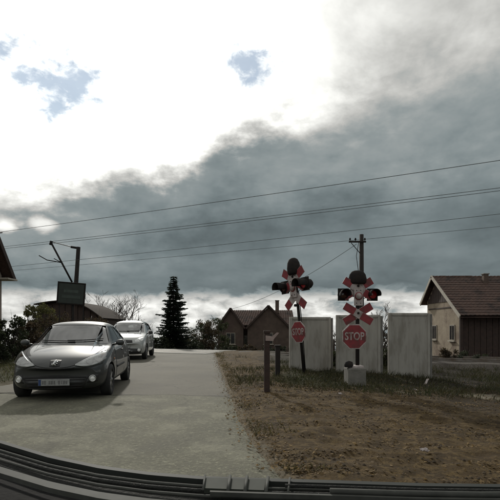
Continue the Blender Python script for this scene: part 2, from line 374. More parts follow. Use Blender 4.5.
for o in (-.75, .75):
    mb = MB()
    for (w_, z0, z1) in ((.13, -.02, .0), (.02, .0, .11), (.07, .11, .15)):
        a = TO+TD*-60+TN*o; b = TO+TD*60+TN*o
        vs = []
        for p in (a, b):
            for sx, zz_ in ((-1, z0), (1, z0), (1, z1), (-1, z1)): vs.append(p+TN*sx*w_/2+Vector((0, 0, zz_-.125)))
        mb.add(vs, [(0,1,2,3), (4,7,6,5), (0,4,5,1), (1,5,6,2), (2,6,7,3), (3,7,4,0)])
    mb.build('rail', railm, track)
slm = MB().box((0,0,0), (.24, 2.5, .16), bev=.015).build('sleeper', mat('sleeper_concrete', (.2,.19,.17), scale=5, bump=.4), track)
ra = math.atan2(TD.y, TD.x); k = 0
for i in range(-24, 26):
    p = TO+TD*(i*.62)
    if -9 < p.x < -1: continue   # the road covers these
    m4 = Matrix.Translation((p.x, p.y, zt(p.x)-.1-.1*(p.x > 2))) @ Matrix.Rotation(ra, 4, 'Z')
    if k == 0: slm.matrix_local = m4
    else: inst('sleeper', slm.data, track, m4)
    k += 1
# crossing slabs between and beside the rails, their pale front edge is the crest of the road
slabm = mat('crossing_slab', (.22, .215, .19), (.17, .165, .15), 3, .85, .4, 40)
for o, wd in ((-1.45, 1.0), (0, 1.28), (1.35, .9)):
    for i in range(4):
        p = TO+TD*(-8.0+1.53*i+1.1)+TN*o
        b = MB().box((0,0,0), (1.5, wd, .12), bev=.015).build('crossing_slab', slabm, track)
        b.matrix_local = Matrix.Translation((p.x, p.y, -.030)) @ Matrix.Rotation(ra, 4, 'Z')

# ------------------------------------------------------------------ cars
rubber = mat('rubber', (.014,.014,.014), (.022,.022,.022), 20, .8, .2)
blackp = mat('black_plastic', (.018,.018,.018), (.026,.026,.026), 30, .55, .15, 90)
chrome = mat('chrome', (.55,.56,.56), (.48,.48,.48), 20, .18, metal=1)
alloy = mat('alloy', (.30,.30,.30), (.22,.22,.22), 8, .35, metal=.8)
lampg = mat('lamp_reflector', (.62,.63,.62), (.42,.43,.43), 9, .16, metal=.6, coat=1)
bulb = mat('lamp_glass', (.80,.80,.78), (.7,.7,.7), 9, .1, coat=1)
platew = mat('plate_white', (.30,.31,.30), (.20,.20,.20), 14, .6)
seatm = mat('seat_cloth', (.045,.045,.047), (.03,.03,.03), 30, .9)
seam_m = mat('panel_gap', (.006,.006,.006), (.008,.008,.008), 10, .9)
orange = mat('indicator_orange', (.5,.16,.03), scale=9, rough=.2, coat=1)
redl = mat('tail_red', (.25,.01,.01), scale=9, rough=.2, coat=1)
glass = glass_mat('car_glass', (.48,.51,.50), .27); side_glass = glass_mat('side_glass', (.22,.24,.235), .10)
def crom(a, b, c, d, t):
    return tuple(.5*(2*b[i]+(c[i]-a[i])*t+(2*a[i]-5*b[i]+4*c[i]-d[i])*t*t+(3*b[i]-a[i]-3*c[i]+d[i])*t**3) for i in range(2))
def smooth_line(p, n=6):
    if len(p) < 3: return [tuple(p[0][i]+(p[-1][i]-p[0][i])*t/n for i in range(2)) for t in range(n+1)]
    q = [p[0]]+list(p)+[p[-1]]; out = []
    for i in range(1, len(q)-2):
        for k in range(n): out.append(crom(q[i-1], q[i], q[i+1], q[i+2], k/n))
    out.append(tuple(p[-1])); return out
def eval_mesh(o):
    dg = bpy.context.evaluated_depsgraph_get(); return bpy.data.meshes.new_from_object(o.evaluated_get(dg))

def make_car(name, S, spec, paint, inner):
    """S: rows y, zb, ws, wm, zm, wb, zbelt, wt, zt, zc, k   (nose at y=0, tail at y=L, all in metres)"""
    root = empty(name)
    vs, fs = [], []; NP = 10
    ringn = NP*2-2
    for (y, zb, ws, wm, zm, wb, zbelt, wt, zt_, zc_, k) in S:
        half = [(0, zb), (.6*ws, zb), (ws, zb+.02), (wm-.012, zb+.13 if zb+.13 < zm else (zb+zm)/2), (wm, zm), (wb, zbelt),
                ((wb*.45+wt*.55), zbelt+(zt_-zbelt)*.5), (wt, zt_), (wt*.55, zt_+(zc_-zt_)*.72), (0, zc_)]
        ring = half+[(-x, z) for x, z in half[-2:0:-1]]
        for x, z in ring: vs.append((x, y+k*(abs(x)/.87)**2, z))
    for j in range(len(S)-1):
        for i in range(ringn):
            a, b = j*ringn+i, j*ringn+(i+1) % ringn; fs.append((a, a+ringn, b+ringn, b))
    for base in (0, (len(S)-1)*ringn):
        for i in range(NP-1):
            a, b = base+i, base+i+1; c, d = base+(ringn-i-1) % ringn, base+(ringn-i) % ringn
            q = []
            for t in (a, b, c, d):
                if t not in q: q.append(t)
            fs.append(tuple(q))
    body = MB().add(vs, fs, True).build('body', paint, root)
    body.modifiers.new('s', 'SUBSURF').levels = 3
    me = eval_mesh(body); bvh = BVHTree.FromPolygons([v.co for v in me.vertices], [p.vertices for p in me.polygons])
    # cut wheel arches and windows through the shell
    cut = MB()
    ax = spec['axles']; wr = spec['wheel_r']
    for y in ax:
        for sx in (-1, 1):
            cut.lathe([(0, 0), (wr+.045, 0), (wr+.045, .5), (0, .5)], Matrix.Translation((sx*.56, y, wr)) @ Matrix.Rotation(sx*R(90), 4, 'Y'), 40)
    co = cut.build('cut', blackp); cuts = [co]
    ws_ = spec['windscreen']; zlo, zhi, xlo, xhi = ws_
    cuts.append(MB().prism([(-xlo, zlo), (xlo, zlo), (xhi, zhi-.015), (xhi*.6, zhi), (-xhi*.6, zhi), (-xhi, zhi-.015)], -.2, spec['cut_y']).build('cut', inner))
    r = spec['rear']; cuts.append(MB().prism([(-r[2], r[0]), (r[2], r[0]), (r[3], r[1]), (-r[3], r[1])], spec['cut_y']-.3, 6).build('cut', inner))
    for poly in spec['side']:
        cuts.append(MB().prism([(y, z) for y, z in poly], -1.2, 1.2, Matrix(((0,1,0,0), (1,0,0,0), (0,0,1,0), (0,0,0,1)))).build('cut', inner))
    body.data = me
    body.modifiers.clear()
    for c in cuts:
        m_ = body.modifiers.new('b', 'BOOLEAN'); m_.operation = 'DIFFERENCE'; m_.object = c; m_.solver = 'EXACT'
        try: m_.material_mode = 'TRANSFER'
        except Exception: pass
    me2 = eval_mesh(body); body.modifiers.clear(); body.data = me2
    for c in cuts: bpy.data.objects.remove(c)
    me2.polygons.foreach_set('use_smooth', np.ones(len(me2.polygons), bool))
    try: me2.set_sharp_from_angle(angle=R(32))
    except Exception: pass
    def hit(p, axis, off):
        if axis == 'F': o, d = Vector((p[0], -3, p[1])), Vector((0, 1, 0))
        elif axis == 'B': o, d = Vector((p[0], 8, p[1])), Vector((0, -1, 0))
        elif axis == 'T': o, d = Vector((p[0], p[1], 5)), Vector((0, 0, -1))
        else:
            s_ = 1 if axis == 'L' else -1; o, d = Vector((s_*3, p[0], p[1])), Vector((-s_, 0, 0))
        loc, n, _, _ = bvh.ray_cast(o, d)
        if loc is None:
            g = Vector((p[0], .3, p[1])) if axis == 'F' else (Vector((p[0], 3.9, p[1])) if axis == 'B' else (Vector((p[0], p[1], .9)) if axis == 'T' else Vector((.85*s_, p[0], p[1]))))
            loc, n, _, _ = bvh.find_nearest(g)
        if n.dot(d) > 0: n = -n
        return loc+n*off, n
    def patch(nm, low, up, axis, m, off=.004, parent=root, thick=.012, nv=8, nu=6, sm=True):
        lo, hi = smooth_line(low, nu), smooth_line(up, nu)
        if len(lo) != len(hi): raise ValueError(nm)
        vs, inn, fs = [], [], []
        for j in range(nv+1):
            for a, b in zip(lo, hi):
                q = (a[0]+(b[0]-a[0])*j/nv, a[1]+(b[1]-a[1])*j/nv); l_, n_ = hit(q, axis, off); vs.append(l_); inn.append(l_-n_*thick)
        n = len(lo)
        for j in range(nv):
            for i in range(n-1): fs.append((j*n+i, j*n+i+1, (j+1)*n+i+1, (j+1)*n+i))
        mb = MB().add(vs, fs, sm)
        if thick:
            rim = [i for i in range(n)]+[j*n+n-1 for j in range(1, nv+1)]+[nv*n+i for i in range(n-2, -1, -1)]+[j*n for j in range(nv-1, 0, -1)]
            o = len(mb.v); mb.v += [tuple(inn[i]) for i in rim]
            for i in range(len(rim)): mb.f.append((rim[i], rim[(i+1) % len(rim)], o+(i+1) % len(rim), o+i)); mb.sm.append(False)
        return mb.build(nm, m, parent)
    def line(nm, pts, axis, m, wd=.007, off=.0015, parent=root, nu=8):
        p = smooth_line(pts, nu); a, b = [], []
        for i, q in enumerate(p):
            t = Vector(p[min(i+1, len(p)-1)])-Vector(p[max(i-1, 0)]); t.normalize(); nrm = Vector((-t.y, t.x))*wd/2
            a.append((q[0]-nrm.x, q[1]-nrm.y)); b.append((q[0]+nrm.x, q[1]+nrm.y))
        vs = [hit(q, axis, off)[0] for q in a]+[hit(q, axis, off)[0] for q in b]; n = len(a)
        return MB().add(vs, [(i, i+1, n+i+1, n+i) for i in range(n-1)]).build(nm, m, parent)
    # glass
    e = .012
    patch('windscreen', [(-xlo-e, zlo-e), (xlo+e, zlo-e)], [(-xhi-e, zhi+e*.6), (xhi+e, zhi+e*.6)], 'F', glass, -.004, thick=0, nu=16)
    patch('rear_window', [(-r[2]-e, r[0]-e), (r[2]+e, r[0]-e)], [(-r[3]-e, r[1]+e), (r[3]+e, r[1]+e)], 'B', glass, -.004, thick=0, nu=12)
    for side in ('L', 'R'):
        for poly in spec['side']:
            a, b, c, d = poly
            patch('side_window', [(a[0]-e, a[1]-e), (b[0]+e, b[1]-e)], [(d[0]-e, d[1]+e), (c[0]+e, c[1]+e)], side, side_glass, -.004, thick=0)
    # interior
    for x in (-.36, .36):
        st = MB().box((x, spec['seat_y'], zlo+.05), (.46, .14, .42), bev=.05).build('seat', seatm, root)
        MB().box((x, spec['seat_y']+.03, zlo+.30), (.26, .09, .17), bev=.04).build('headrest', seatm, st)
    MB().box((0, spec['seat_y']+.95, zlo+.05), (1.1, .16, .3), bev=.05).build('rear_seat', seatm, root)
    MB().lathe([(.165, -.014), (.185, 0), (.165, .014), (.15, 0), (.165, -.014)], Matrix.Translation((.36, spec['seat_y']-.62, zlo+.02)) @ Matrix.Rotation(R(-68), 4, 'X'), 28).build('steering_wheel', blackp, root)
    # wheels
    wproto = None
    for y in ax:
        for sx in (-1, 1):
            wh = empty('wheel'); wh.parent = root; wh.location = (sx*spec['wheel_x'], y, wr); wh.rotation_euler = (0, 0, 0 if sx > 0 else math.pi)
            if wproto is None:
                T = Matrix.Rotation(R(90), 4, 'Y'); q = wr
                tyre = MB().lathe([(q*.66, -.085), (q*.80, -.095), (q*.95, -.088), (q*.995, -.07), (q, 0), (q*.995, .07), (q*.95, .088), (q*.80, .095), (q*.66, .085), (q*.60, .05), (q*.6, -.05), (q*.66, -.085)], T, 40).build('tyre', rubber, wh)
                rim = MB().lathe([(q*.69, .075), (q*.66, .082), (q*.62, .06), (q*.58, .02), (q*.2, .0), (0, .0)], T, 40)
                for a in range(spec['spokes']):
                    t = 2*math.pi*a/spec['spokes']
                    rim.box((.055, math.cos(t)*q*.37, math.sin(t)*q*.37), (.04, q*.56, q*.14), Matrix.Rotation(t, 4, 'X').to_3x3(), .008)
                rim.lathe([(0, .085), (q*.12, .085), (q*.16, .06), (q*.17, .0)], T, 20)
                rim = rim.build('rim', alloy, wh); wproto = (tyre, rim)
            else:
                for c in wproto:
                    d = c.copy(); C.objects.link(d); d.parent = wh
    return root, patch, line, hit

# --- dark compact hatchback at the crossing
paintA = mat('dark_paint', (.028,.031,.031), (.022,.025,.025), 3, .45, metal=.15, coat=.55)
innerA = mat('cabin_trim', (.035,.035,.036), (.025,.025,.026), 8, .8)
SA = [(0.00,.40,.60,.62,.48,.60,.55,.40,.57,.575,.20), (.03,.27,.66,.70,.47,.68,.62,.45,.655,.665,.21), (.12,.20,.70,.78,.48,.75,.69,.50,.735,.745,.22),
      (.35,.18,.74,.84,.50,.80,.80,.58,.835,.85,.21), (.70,.18,.76,.865,.52,.83,.875,.64,.915,.935,.18), (.98,.18,.77,.87,.54,.83,.915,.66,.955,.985,.16),
      (1.05,.18,.77,.87,.54,.825,.925,.665,.972,1.005,.15), (1.35,.18,.77,.87,.54,.815,.94,.65,1.165,1.20,.13), (1.70,.18,.77,.87,.54,.81,.95,.59,1.375,1.415,.09),
      (1.84,.18,.77,.87,.54,.81,.953,.58,1.405,1.45,.06), (2.4,.18,.77,.87,.54,.81,.965,.575,1.42,1.47,.0), (3.0,.18,.77,.87,.55,.805,.98,.565,1.395,1.445,-.03),
      (3.4,.19,.76,.865,.56,.79,.99,.54,1.335,1.38,-.06), (3.72,.21,.75,.85,.58,.77,.99,.53,1.15,1.19,-.10), (3.86,.23,.73,.83,.58,.75,.93,.52,1.0,1.03,-.12),
      (3.98,.28,.68,.79,.56,.72,.80,.50,.84,.86,-.14), (4.03,.38,.62,.70,.54,.66,.66,.45,.68,.69,-.15)]
specA = dict(axles=(.80, 3.34), wheel_r=.305, wheel_x=.765, spokes=8, windscreen=(1.0, 1.37, .725, .565), cut_y=3.3, rear=(1.04, 1.29, .52, .45), seat_y=2.15,
             side=[[(1.44, .985), (2.34, 1.005), (2.30, 1.345), (1.83, 1.335)], [(2.44, 1.01), (3.12, 1.05), (2.98, 1.30), (2.40, 1.345)]])
carA, patch, line, hit = make_car('parked_car', SA, specA, paintA, innerA)
tag(carA, 'dark grey hatchback facing along the road with animal badge on its nose', 'car')
line('bonnet_front_gap', [(-.36, .655), (-.2, .615), (0, .605), (.2, .615), (.36, .655)], 'F', seam_m, .010)
for sx in (-1, 1):
    lo = [(sx*.34, .640), (sx*.48, .618), (sx*.62, .628), (sx*.72, .665), (sx*.775, .72)]; hi = [(sx*.34, .648), (sx*.47, .715), (sx*.60, .785), (sx*.70, .835), (sx*.765, .858)]
    h = patch('headlight', lo, hi, 'F', lampg, .006, thick=.03, nv=8)
    for (x, z, q) in ((.56, .69, .05), (.67, .735, .058)):
        l_, n_ = hit((sx*x, z), 'F', .0); mt = Matrix.Translation(l_) @ n_.to_track_quat('Z', 'Y').to_matrix().to_4x4()
        MB().lathe([(q*1.05, -.01), (q*1.05, .012), (q*.9, .012), (q*.6, .024), (0, .030)], mt, 20).build('bulb', bulb, h)
        MB().lathe([(q*1.25, -.01), (q*1.25, .009), (q*1.05, .009), (q*1.05, -.01)], mt, 20).build('bezel', blackp, h)
    lens_ = patch('lens_cover', [(a, b-.004) for a, b in lo], [(a, b+.004) for a, b in hi], 'F', glass, .030, h, thick=.02)
    line('turn_signal', [(sx*.70, .80), (sx*.76, .83)], 'F', orange, .03, .012, h)
    line('bumper_gap', [(sx*.34, .635), (sx*.5, .606), (sx*.64, .614), (sx*.76, .66)], 'F', seam_m, .008)
    patch('bumper_recess', [(sx*.53, .33), (sx*.70, .345)], [(sx*.56, .475), (sx*.72, .475)], 'F', blackp, .003, nv=4)
    l_, n_ = hit((sx*.62, .405), 'F', .0); mt = Matrix.Translation(l_) @ n_.to_track_quat('Z', 'Y').to_matrix().to_4x4()
    fg = MB().lathe([(.062, -.01), (.062, .016), (.05, .02), (.046, .006), (.02, .014), (0, .016)], mt, 22).build('fog_light', chrome, carA)
    MB().lathe([(.044, .008), (.02, .02), (0, .023)], mt, 18).build('lens', bulb, fg)
    # mirror
    mr_ = MB(); mr_.lathe([(0, -.085), (.042, -.07), (.060, -.03), (.062, .03), (.05, .065), (0, .085)], Matrix.Translation((sx*.93, 1.34, 1.01)) @ Matrix.Rotation(R(90), 4, 'Y') @ Matrix.Diagonal((1, .75, 1, 1)), 18)
    mr_.tube([(sx*.78, 1.36, .965), (sx*.86, 1.34, .985)], .022)
    mr_ = mr_.build('side_mirror', paintA, carA)
    MB().box((sx*.93, 1.402, 1.01), (.14, .01, .09), bev=.004).build('mirror_glass', chrome, mr_)
    S_ = 'L' if sx > 0 else 'R'
    dr = patch('door', [(1.30, .27), (1.8, .265), (2.46, .27)], [(1.40, .915), (1.9, .93), (2.46, .945)], S_, paintA, .003, thick=.008, nv=8)
    for pts in ([(1.30, .27), (1.33, .6), (1.41, .93)], [(2.47, .27), (2.48, .6), (2.47, .96)], [(1.30, .268), (1.9, .262), (2.47, .268)]): line('door_gap', pts, S_, seam_m, .009, .0045, dr)
    l_, _ = hit((2.30, .83), S_, .02); MB().box(l_, (.022, .17, .03), bev=.009).build('handle', paintA, dr)
    patch('rub_strip', [(1.36, .50), (2.44, .50)], [(1.36, .54), (2.44, .54)], S_, blackp, .012, thick=.014, parent=dr, nv=2)
    line('bonnet_gap', [(sx*.40, .12), (sx*.60, .45), (sx*.68, .80), (sx*.69, .98)], 'T', seam_m, .009)
    patch('tail_light', [(sx*.60, .76), (sx*.74, .74)], [(sx*.58, .96), (sx*.72, .94)], 'B', redl, .006)
    l_, _ = hit((.98+.12, .70), S_, .008); MB().box(l_, (.012, .06, .03), bev=.005).build('side_repeater', orange, carA)
    patch('sill', [(1.16, .205), (2.97, .205)], [(1.16, .25), (2.97, .25)], S_, blackp, .006, nv=2)
gr = patch('lower_grille', [(-.47, .225), (0, .215), (.47, .225)], [(-.56, .45), (0, .465), (.56, .45)], 'F', blackp, .003, nv=6)
for i in range(5):
    z = .25+.045*i; p = [hit((x, z), 'F', .010)[0] for x in np.linspace(-.44-.02*i, .44+.02*i, 11)]
    MB().tube(p, .009, 6).build('grille_bar', rubber, gr)
patch('grille_slot', [(-.30, .585), (0, .578), (.30, .585)], [(-.33, .607), (0, .602), (.33, .607)], 'F', blackp, .003, nv=2)
l_, n_ = hit((0, .355), 'F', .022)
pl = MB().box((0, l_.y-.004, .355), (.52, .014, .115), bev=.004).build('number_plate', platew, carA)
blue = mat('plate_blue', (.02,.05,.16), scale=5, rough=.4)
MB().box((-.235, l_.y-.0135, .355), (.04, .005, .105)).build('plate_band', blue, pl)
smud = mat('plate_ink', (.10,.10,.10), (.16,.16,.16), 30, .6)
for x, wd, hh in ((-.185, .022, .060), (-.148, .030, .062), (-.075, .026, .058), (-.035, .032, .062), (.008, .024, .060), (.085, .030, .062), (.128, .012, .058), (.170, .030, .060), (.210, .026, .056)):   # characters, unreadably blurred in the photograph
    MB().box((x, l_.y-.0125, .355), (wd, .004, hh), bev=.0015).build('plate_character', smud, pl)
# rampant animal badge: body, raised forelegs, hind legs, tail
l_, n_ = hit((0, .682), 'F', .006); q = n_.to_track_quat('Z', 'Y').to_matrix().to_4x4()
bd = patch('badge', [(-.085, .628), (0, .620), (.085, .628)], [(-.095, .735), (0, .742), (.095, .735)], 'F', blackp, .004, nv=4)
em = MB()
zrot = Matrix.Translation(l_)@Matrix.Rotation(R(-28), 4, 'X')
def eb(pts, r): em.tube([zrot @ Vector((x, -.012, z)) for x, z in pts], r, 8)
eb([(-.022, -.050), (-.012, -.02), (.002, .01), (.012, .034), (.020, .050)], [.018, .024, .027, .024, .014])
eb([(.008, .012), (.040, .022), (.058, .012)], [.012, .010, .007]); eb([(.004, -.004), (.036, -.010), (.050, -.024)], [.012, .010, .007])
eb([(-.014, -.022), (.012, -.038), (.016, -.055)], [.014, .011, .008]); eb([(-.024, -.05), (-.046, -.028), (-.044, .004)], [.008, .006, .005])
em.build('emblem', chrome, bd)
for pts in ([(-.58, 1.05), (-.2, 1.035), (.10, 1.03)], [(-.05, 1.045), (.3, 1.05), (.60, 1.075)]):
    wp = MB().tube([hit(p, 'F', .018)[0] for p in smooth_line(pts, 5)], .010, 6).build('wiper', blackp, carA)
MB().box((.22, 1.58, 1.04), (.20, .004, .10), Matrix.Rotation(R(-35), 3, 'X')).build('paper_slip', platew, carA)
MB().box((0, 1.86, 1.345), (.22, .04, .07), bev=.02).build('interior_mirror', blackp, carA)
MB().tube([(0, 3.0, 1.445), (0, 3.16, 1.60)], [.006, .003], 6).build('aerial', blackp, carA)
carA.rotation_euler = (0, 0, R(8.0)); carA.location = (-3.42, 7.85, -.005)

# --- pale tall hatchback behind it
paintB = mat('silver_paint', (.42,.43,.42), (.36,.37,.36), 3, .36, metal=.3, coat=1)
SB = [(0.00,.42,.58,.60,.52,.58,.60,.40,.62,.63,.20), (.03,.28,.66,.70,.52,.68,.70,.45,.735,.745,.21), (.10,.22,.70,.78,.54,.76,.80,.52,.84,.85,.20),
      (.32,.20,.74,.83,.56,.80,.90,.60,.94,.955,.18), (.62,.20,.76,.85,.58,.82,.97,.66,1.02,1.04,.16), (.80,.20,.77,.855,.58,.82,1.0,.68,1.055,1.08,.15),
      (.88,.20,.77,.855,.58,.82,1.01,.68,1.08,1.11,.14), (1.25,.20,.77,.86,.58,.815,1.03,.67,1.33,1.37,.12), (1.62,.20,.77,.86,.58,.81,1.04,.62,1.53,1.58,.08),
      (1.80,.20,.77,.86,.58,.81,1.045,.61,1.565,1.62,.05), (2.5,.20,.77,.86,.58,.81,1.06,.605,1.58,1.645,.0), (3.1,.20,.77,.86,.58,.805,1.07,.60,1.565,1.625,-.02),
      (3.5,.21,.76,.85,.60,.80,1.07,.585,1.52,1.575,-.05), (3.72,.23,.75,.84,.60,.785,1.06,.57,1.33,1.38,-.08), (3.86,.26,.73,.82,.60,.77,1.0,.56,1.08,1.11,-.1),
      (3.95,.30,.70,.79,.58,.74,.85,.55,.89,.91,-.1), (3.98,.40,.64,.72,.56,.68,.70,.5,.72,.73,-.1)]
specB = dict(axles=(.78, 3.28), wheel_r=.31, wheel_x=.745, spokes=6, windscreen=(1.115, 1.515, .685, .585), cut_y=3.3, rear=(1.14, 1.45, .56, .52), seat_y=2.05,
             side=[[(1.45, 1.075), (2.26, 1.09), (2.24, 1.49), (1.86, 1.475)], [(2.36, 1.09), (3.2, 1.11), (3.12, 1.46), (2.34, 1.49)]])
carB, patch, line, hit = make_car('parked_car', SB, specB, paintB, innerA)
tag(carB, 'silver tall hatchback waiting behind the dark car near the rails', 'car')
for sx in (-1, 1):
    lo = [(sx*.44, .735), (sx*.60, .725), (sx*.70, .75), (sx*.765, .80)]; hi = [(sx*.43, .80), (sx*.58, .865), (sx*.69, .90), (sx*.755, .915)]
    h = patch('headlight', lo, hi, 'F', lampg, .006, thick=.03)
    l_, n_ = hit((sx*.63, .81), 'F', .0); mt = Matrix.Translation(l_) @ n_.to_track_quat('Z', 'Y').to_matrix().to_4x4()
    MB().lathe([(.06, -.01), (.06, .014), (.03, .026), (0, .03)], mt, 18).build('bulb', bulb, h)
    mr_ = MB(); mr_.lathe([(0, -.09), (.05, -.075), (.072, -.03), (.074, .03), (.06, .07), (0, .09)], Matrix.Translation((sx*.94, 1.22, 1.10)) @ Matrix.Rotation(R(90), 4, 'Y') @ Matrix.Diagonal((1, .75, 1, 1)), 18)
    mr_.tube([(sx*.78, 1.24, 1.05), (sx*.86, 1.22, 1.07)], .025); mr_.build('side_mirror', blackp, carB)
    S_ = 'L' if sx > 0 else 'R'
    dr = patch('door', [(1.25, .30), (2.28, .30)], [(1.33, 1.0), (2.30, 1.03)], S_, paintB, .003, thick=.008)
    for pts in ([(1.25, .3), (1.33, 1.01)], [(2.29, .3), (2.31, 1.04)]): line('door_gap', pts, S_, seam_m, .012, .0045, dr)
    l_, _ = hit((2.12, .92), S_, .02); MB().box(l_, (.022, .18, .035), bev=.01).build('handle', blackp, dr)
    l_, n_ = hit((sx*.60, .40), 'F', .0); mt = Matrix.Translation(l_) @ n_.to_track_quat('Z', 'Y').to_matrix().to_4x4()
    MB().lathe([(.06, -.01), (.06, .012), (.03, .012), (0, .016)], mt, 18).build('fog_light', bulb, carB)
    patch('tail_light', [(sx*.66, .80), (sx*.76, .78)], [(sx*.64, 1.08), (sx*.75, 1.06)], 'B', redl, .006)
patch('upper_grille', [(-.36, .70), (0, .69), (.36, .70)], [(-.34, .80), (0, .815), (.34, .80)], 'F', blackp, .005, nv=3)
l_, n_ = hit((0, .755), 'F', .0); MB().lathe([(.05, 0), (.05, .018), (.04, .022), (0, .022)], Matrix.Translation(l_) @ n_.to_track_quat('Z', 'Y').to_matrix().to_4x4(), 20).build('badge', chrome, carB)
patch('lower_grille', [(-.66, .27), (0, .255), (.66, .27)], [(-.70, .46), (0, .475), (.70, .46)], 'F', blackp, .004, nv=5)
l_, n_ = hit((0, .53), 'F', .02); MB().box((0, l_.y-.004, .545), (.52, .014, .11), bev=.004).build('number_plate', platew, carB)
for pts in ([(-.55, 1.16), (-.2, 1.145), (.1, 1.14)], [(0, 1.155), (.3, 1.16), (.58, 1.185)]): MB().tube([hit(p, 'F', .018)[0] for p in smooth_line(pts, 5)], .011, 6).build('wiper', blackp, carB)
MB().box((.20, 1.5, 1.20), (.34, .004, .16), Matrix.Rotation(R(-30), 3, 'X')).build('paper_slip', platew, carB)
carB.rotation_euler = (0, 0, R(6)); carB.location = (-5.05, 17.9, .012)

# ------------------------------------------------------------------ crossing signals
steel_d = mat('dark_steel', (.013,.013,.014), (.024,.019,.016), 7, .85, .2, spec=.2)
red = mat('sign_red', (.26,.028,.036), (.16,.022,.028), 9, .6, c3=(.12,.03,.03), s3=5)
white = mat('sign_white', (.46,.41,.40), (.30,.265,.255), 9, .6, c3=(.22,.17,.15), s3=5)
conc = mat('concrete', (.20,.19,.17), (.14,.135,.12), 5, .9, .6, 40)
lensr = mat('lens_red', (.50,.02,.03), (.42,.015,.03), 5, .25, coat=1)
lensd = mat('lens_dark', (.05,.012,.012), scale=5, rough=.2, coat=1)
def signal(label, loc, rz, base, k, z0):
    """k scales the head about its foot, z0 is the height of that foot"""
    t = empty('crossing_signal', loc, rz); tag(t, label, 'crossing signal')
    H = Matrix.Translation((0, 0, z0)) @ Matrix.Scale(k, 4) @ Matrix.Translation((0, 0, -1.5))
    def hd(mb): mb.v = [tuple(H @ Vector(q)) for q in mb.v]; return mb
    if base:
        pd = MB().box((-.06, 0, .20), (.44, .42, .44), bev=.03).build('pedestal', conc, t)
        MB().box((-.06, 0, .44), (.36, .34, .08), bev=.03).build('cap', white, pd)
        MB().lathe([(.10, 0), (.11, .05), (.09, .13), (.0, .16)], Matrix.Translation((-.24, -.10, .44)), 16).build('cable_hood', steel_d, pd)
    MB().tube([(0, 0, -.25), (0, 0, z0+k*1.1)], .042, 14).build('mast', steel_d, t)
    # crossbuck and, under it, the second cross for the second track
    def arm(x0, za, x1, zb, nm, y):
        a, b = Vector((x0, 0, za)), Vector((x1, 0, zb)); d = (b-a); ln_ = d.length; an = math.atan2(d.z, d.x); r3 = Matrix.Rotation(-an, 3, 'Y')
        c = (a+b)/2
        o = hd(MB().box((c.x, y, c.z), (ln_, .012, .19), r3, .002)).build(nm, white, t)
        for q0, q1 in (((.0, .27), (.70, 1.0)) if zb+za > 4 else ((.0, .38), (.60, 1.0)) if nm == 'crossbuck_board' else ((.50, 1.0),)):
            m_ = a+d*((q0+q1)/2); hd(MB().box((m_.x, y-.007, m_.z), (ln_*(q1-q0)-.01, .006, .176), r3)).build('red_band', red, o)
    arm(-.35, 2.00, .35, 2.42, 'crossbuck_board', -.058); arm(-.35, 2.42, .35, 2.00, 'crossbuck_board', -.080)
    if base: arm(-.34, 1.40, .34, 1.80, 'crossbuck_board', -.058); arm(-.34, 1.80, .34, 1.40, 'crossbuck_board', -.080)
    else: arm(0, 1.86, -.35, 1.58, 'half_board', -.058); arm(0, 1.86, .35, 1.58, 'half_board', -.080)
    for z in (1.62, 1.92, 2.12, 2.28):
        hd(MB().tube([(0, .0, z), (0, -.10, z)], .030, 8)).build('mount', steel_d, t)
    for (x, z) in ((-.05, 2.17), (.05, 2.17), (-.05, 1.86), (.05, 1.86)): hd(MB().tube([(x, -.11, z), (x, -.122, z)], .012, 6)).build('bolt', steel_d, t)
    MB().tube([(.05, .02, .1), (.055, .04, 1.2), (.05, .03, z0+.45*k), (.30*k, .05, z0+.52*k)], .012, 6).build('cable', steel_d, t)
    pb = hd(MB().box((0, -.105, 2.0), (.22, .02, .40), bev=.006)).build('center_plate', white, t)
    D_ = Matrix.Translation((0, -.118, 2.03)) @ Matrix.Rotation(R(90), 4, 'X')
    hd(MB().lathe([(0, .0), (.095, .0), (.095, .012), (0, .012)], D_, 24)).build('plate_disc', red, pb)
    hd(MB().lathe([(.0, .013), (.075, .013), (.075, .02), (0, .02)], D_, 24)).build('plate_disc', white, pb)
    # oval black shield on top
    hd(MB().lathe([(.0, .34), (.08, .335), (.15, .30), (.20, .22), (.225, .10), (.22, .0), (.18, -.05), (.0, -.05)], Matrix.Translation((0, -.03, 2.37)) @ (Matrix.Diagonal((1, .55, .86, 1)) if base else Matrix.Diagonal((.70, .70, 1, 1))), 28)).build('bell_hood', steel_d, t)
    hd(MB().tube([(-.40, -.02, 2.04), (.40, -.02, 2.04)], .024, 10)).build('crossbar', steel_d, t)
    for sx in (-1, 1):
        c = Vector((sx*.36, -.02, 2.07)); F_ = Matrix.Translation(c) @ Matrix.Rotation(R(90), 4, 'X')
        lm = hd(MB().lathe([(0, -.17), (.06, -.165), (.105, -.11), (.115, .0), (.115, .10), (.10, .10), (.10, .07), (0, .065)], F_, 24)).build('lamp_housing', steel_d, t)
        hd(MB().box(c+Vector((0, -.028, 0)), (.27, .014, .30), bev=.004)).build('backing_board', steel_d, lm)
        hd(MB().lathe([(.097, .072), (.06, .085), (0, .092)], F_, 24)).build('lens', lensr if sx > 0 else lensd, lm)
        v = hd(MB().lathe([(.118, .08), (.125, .32)], F_ @ Matrix.Rotation(R(-20), 4, 'Z'), 20, R(220))).build('visor', steel_d, lm)
        v.modifiers.new('s', 'SOLIDIFY').thickness = .008
    # STOP octagon
    def octa(r_): return [(r_*math.cos(R(22.5+45*i)), r_*math.sin(R(22.5+45*i))) for i in range(8)]
    oz = 1.18; ox = -.09 if base else 0; T = Matrix.Translation((ox, 0, oz))
    st = MB().prism(octa(.325), -.075, -.062, T).build('stop_plate', white, t)
    MB().prism(octa(.298), -.081, -.0755, T).build('stop_face', red, st)
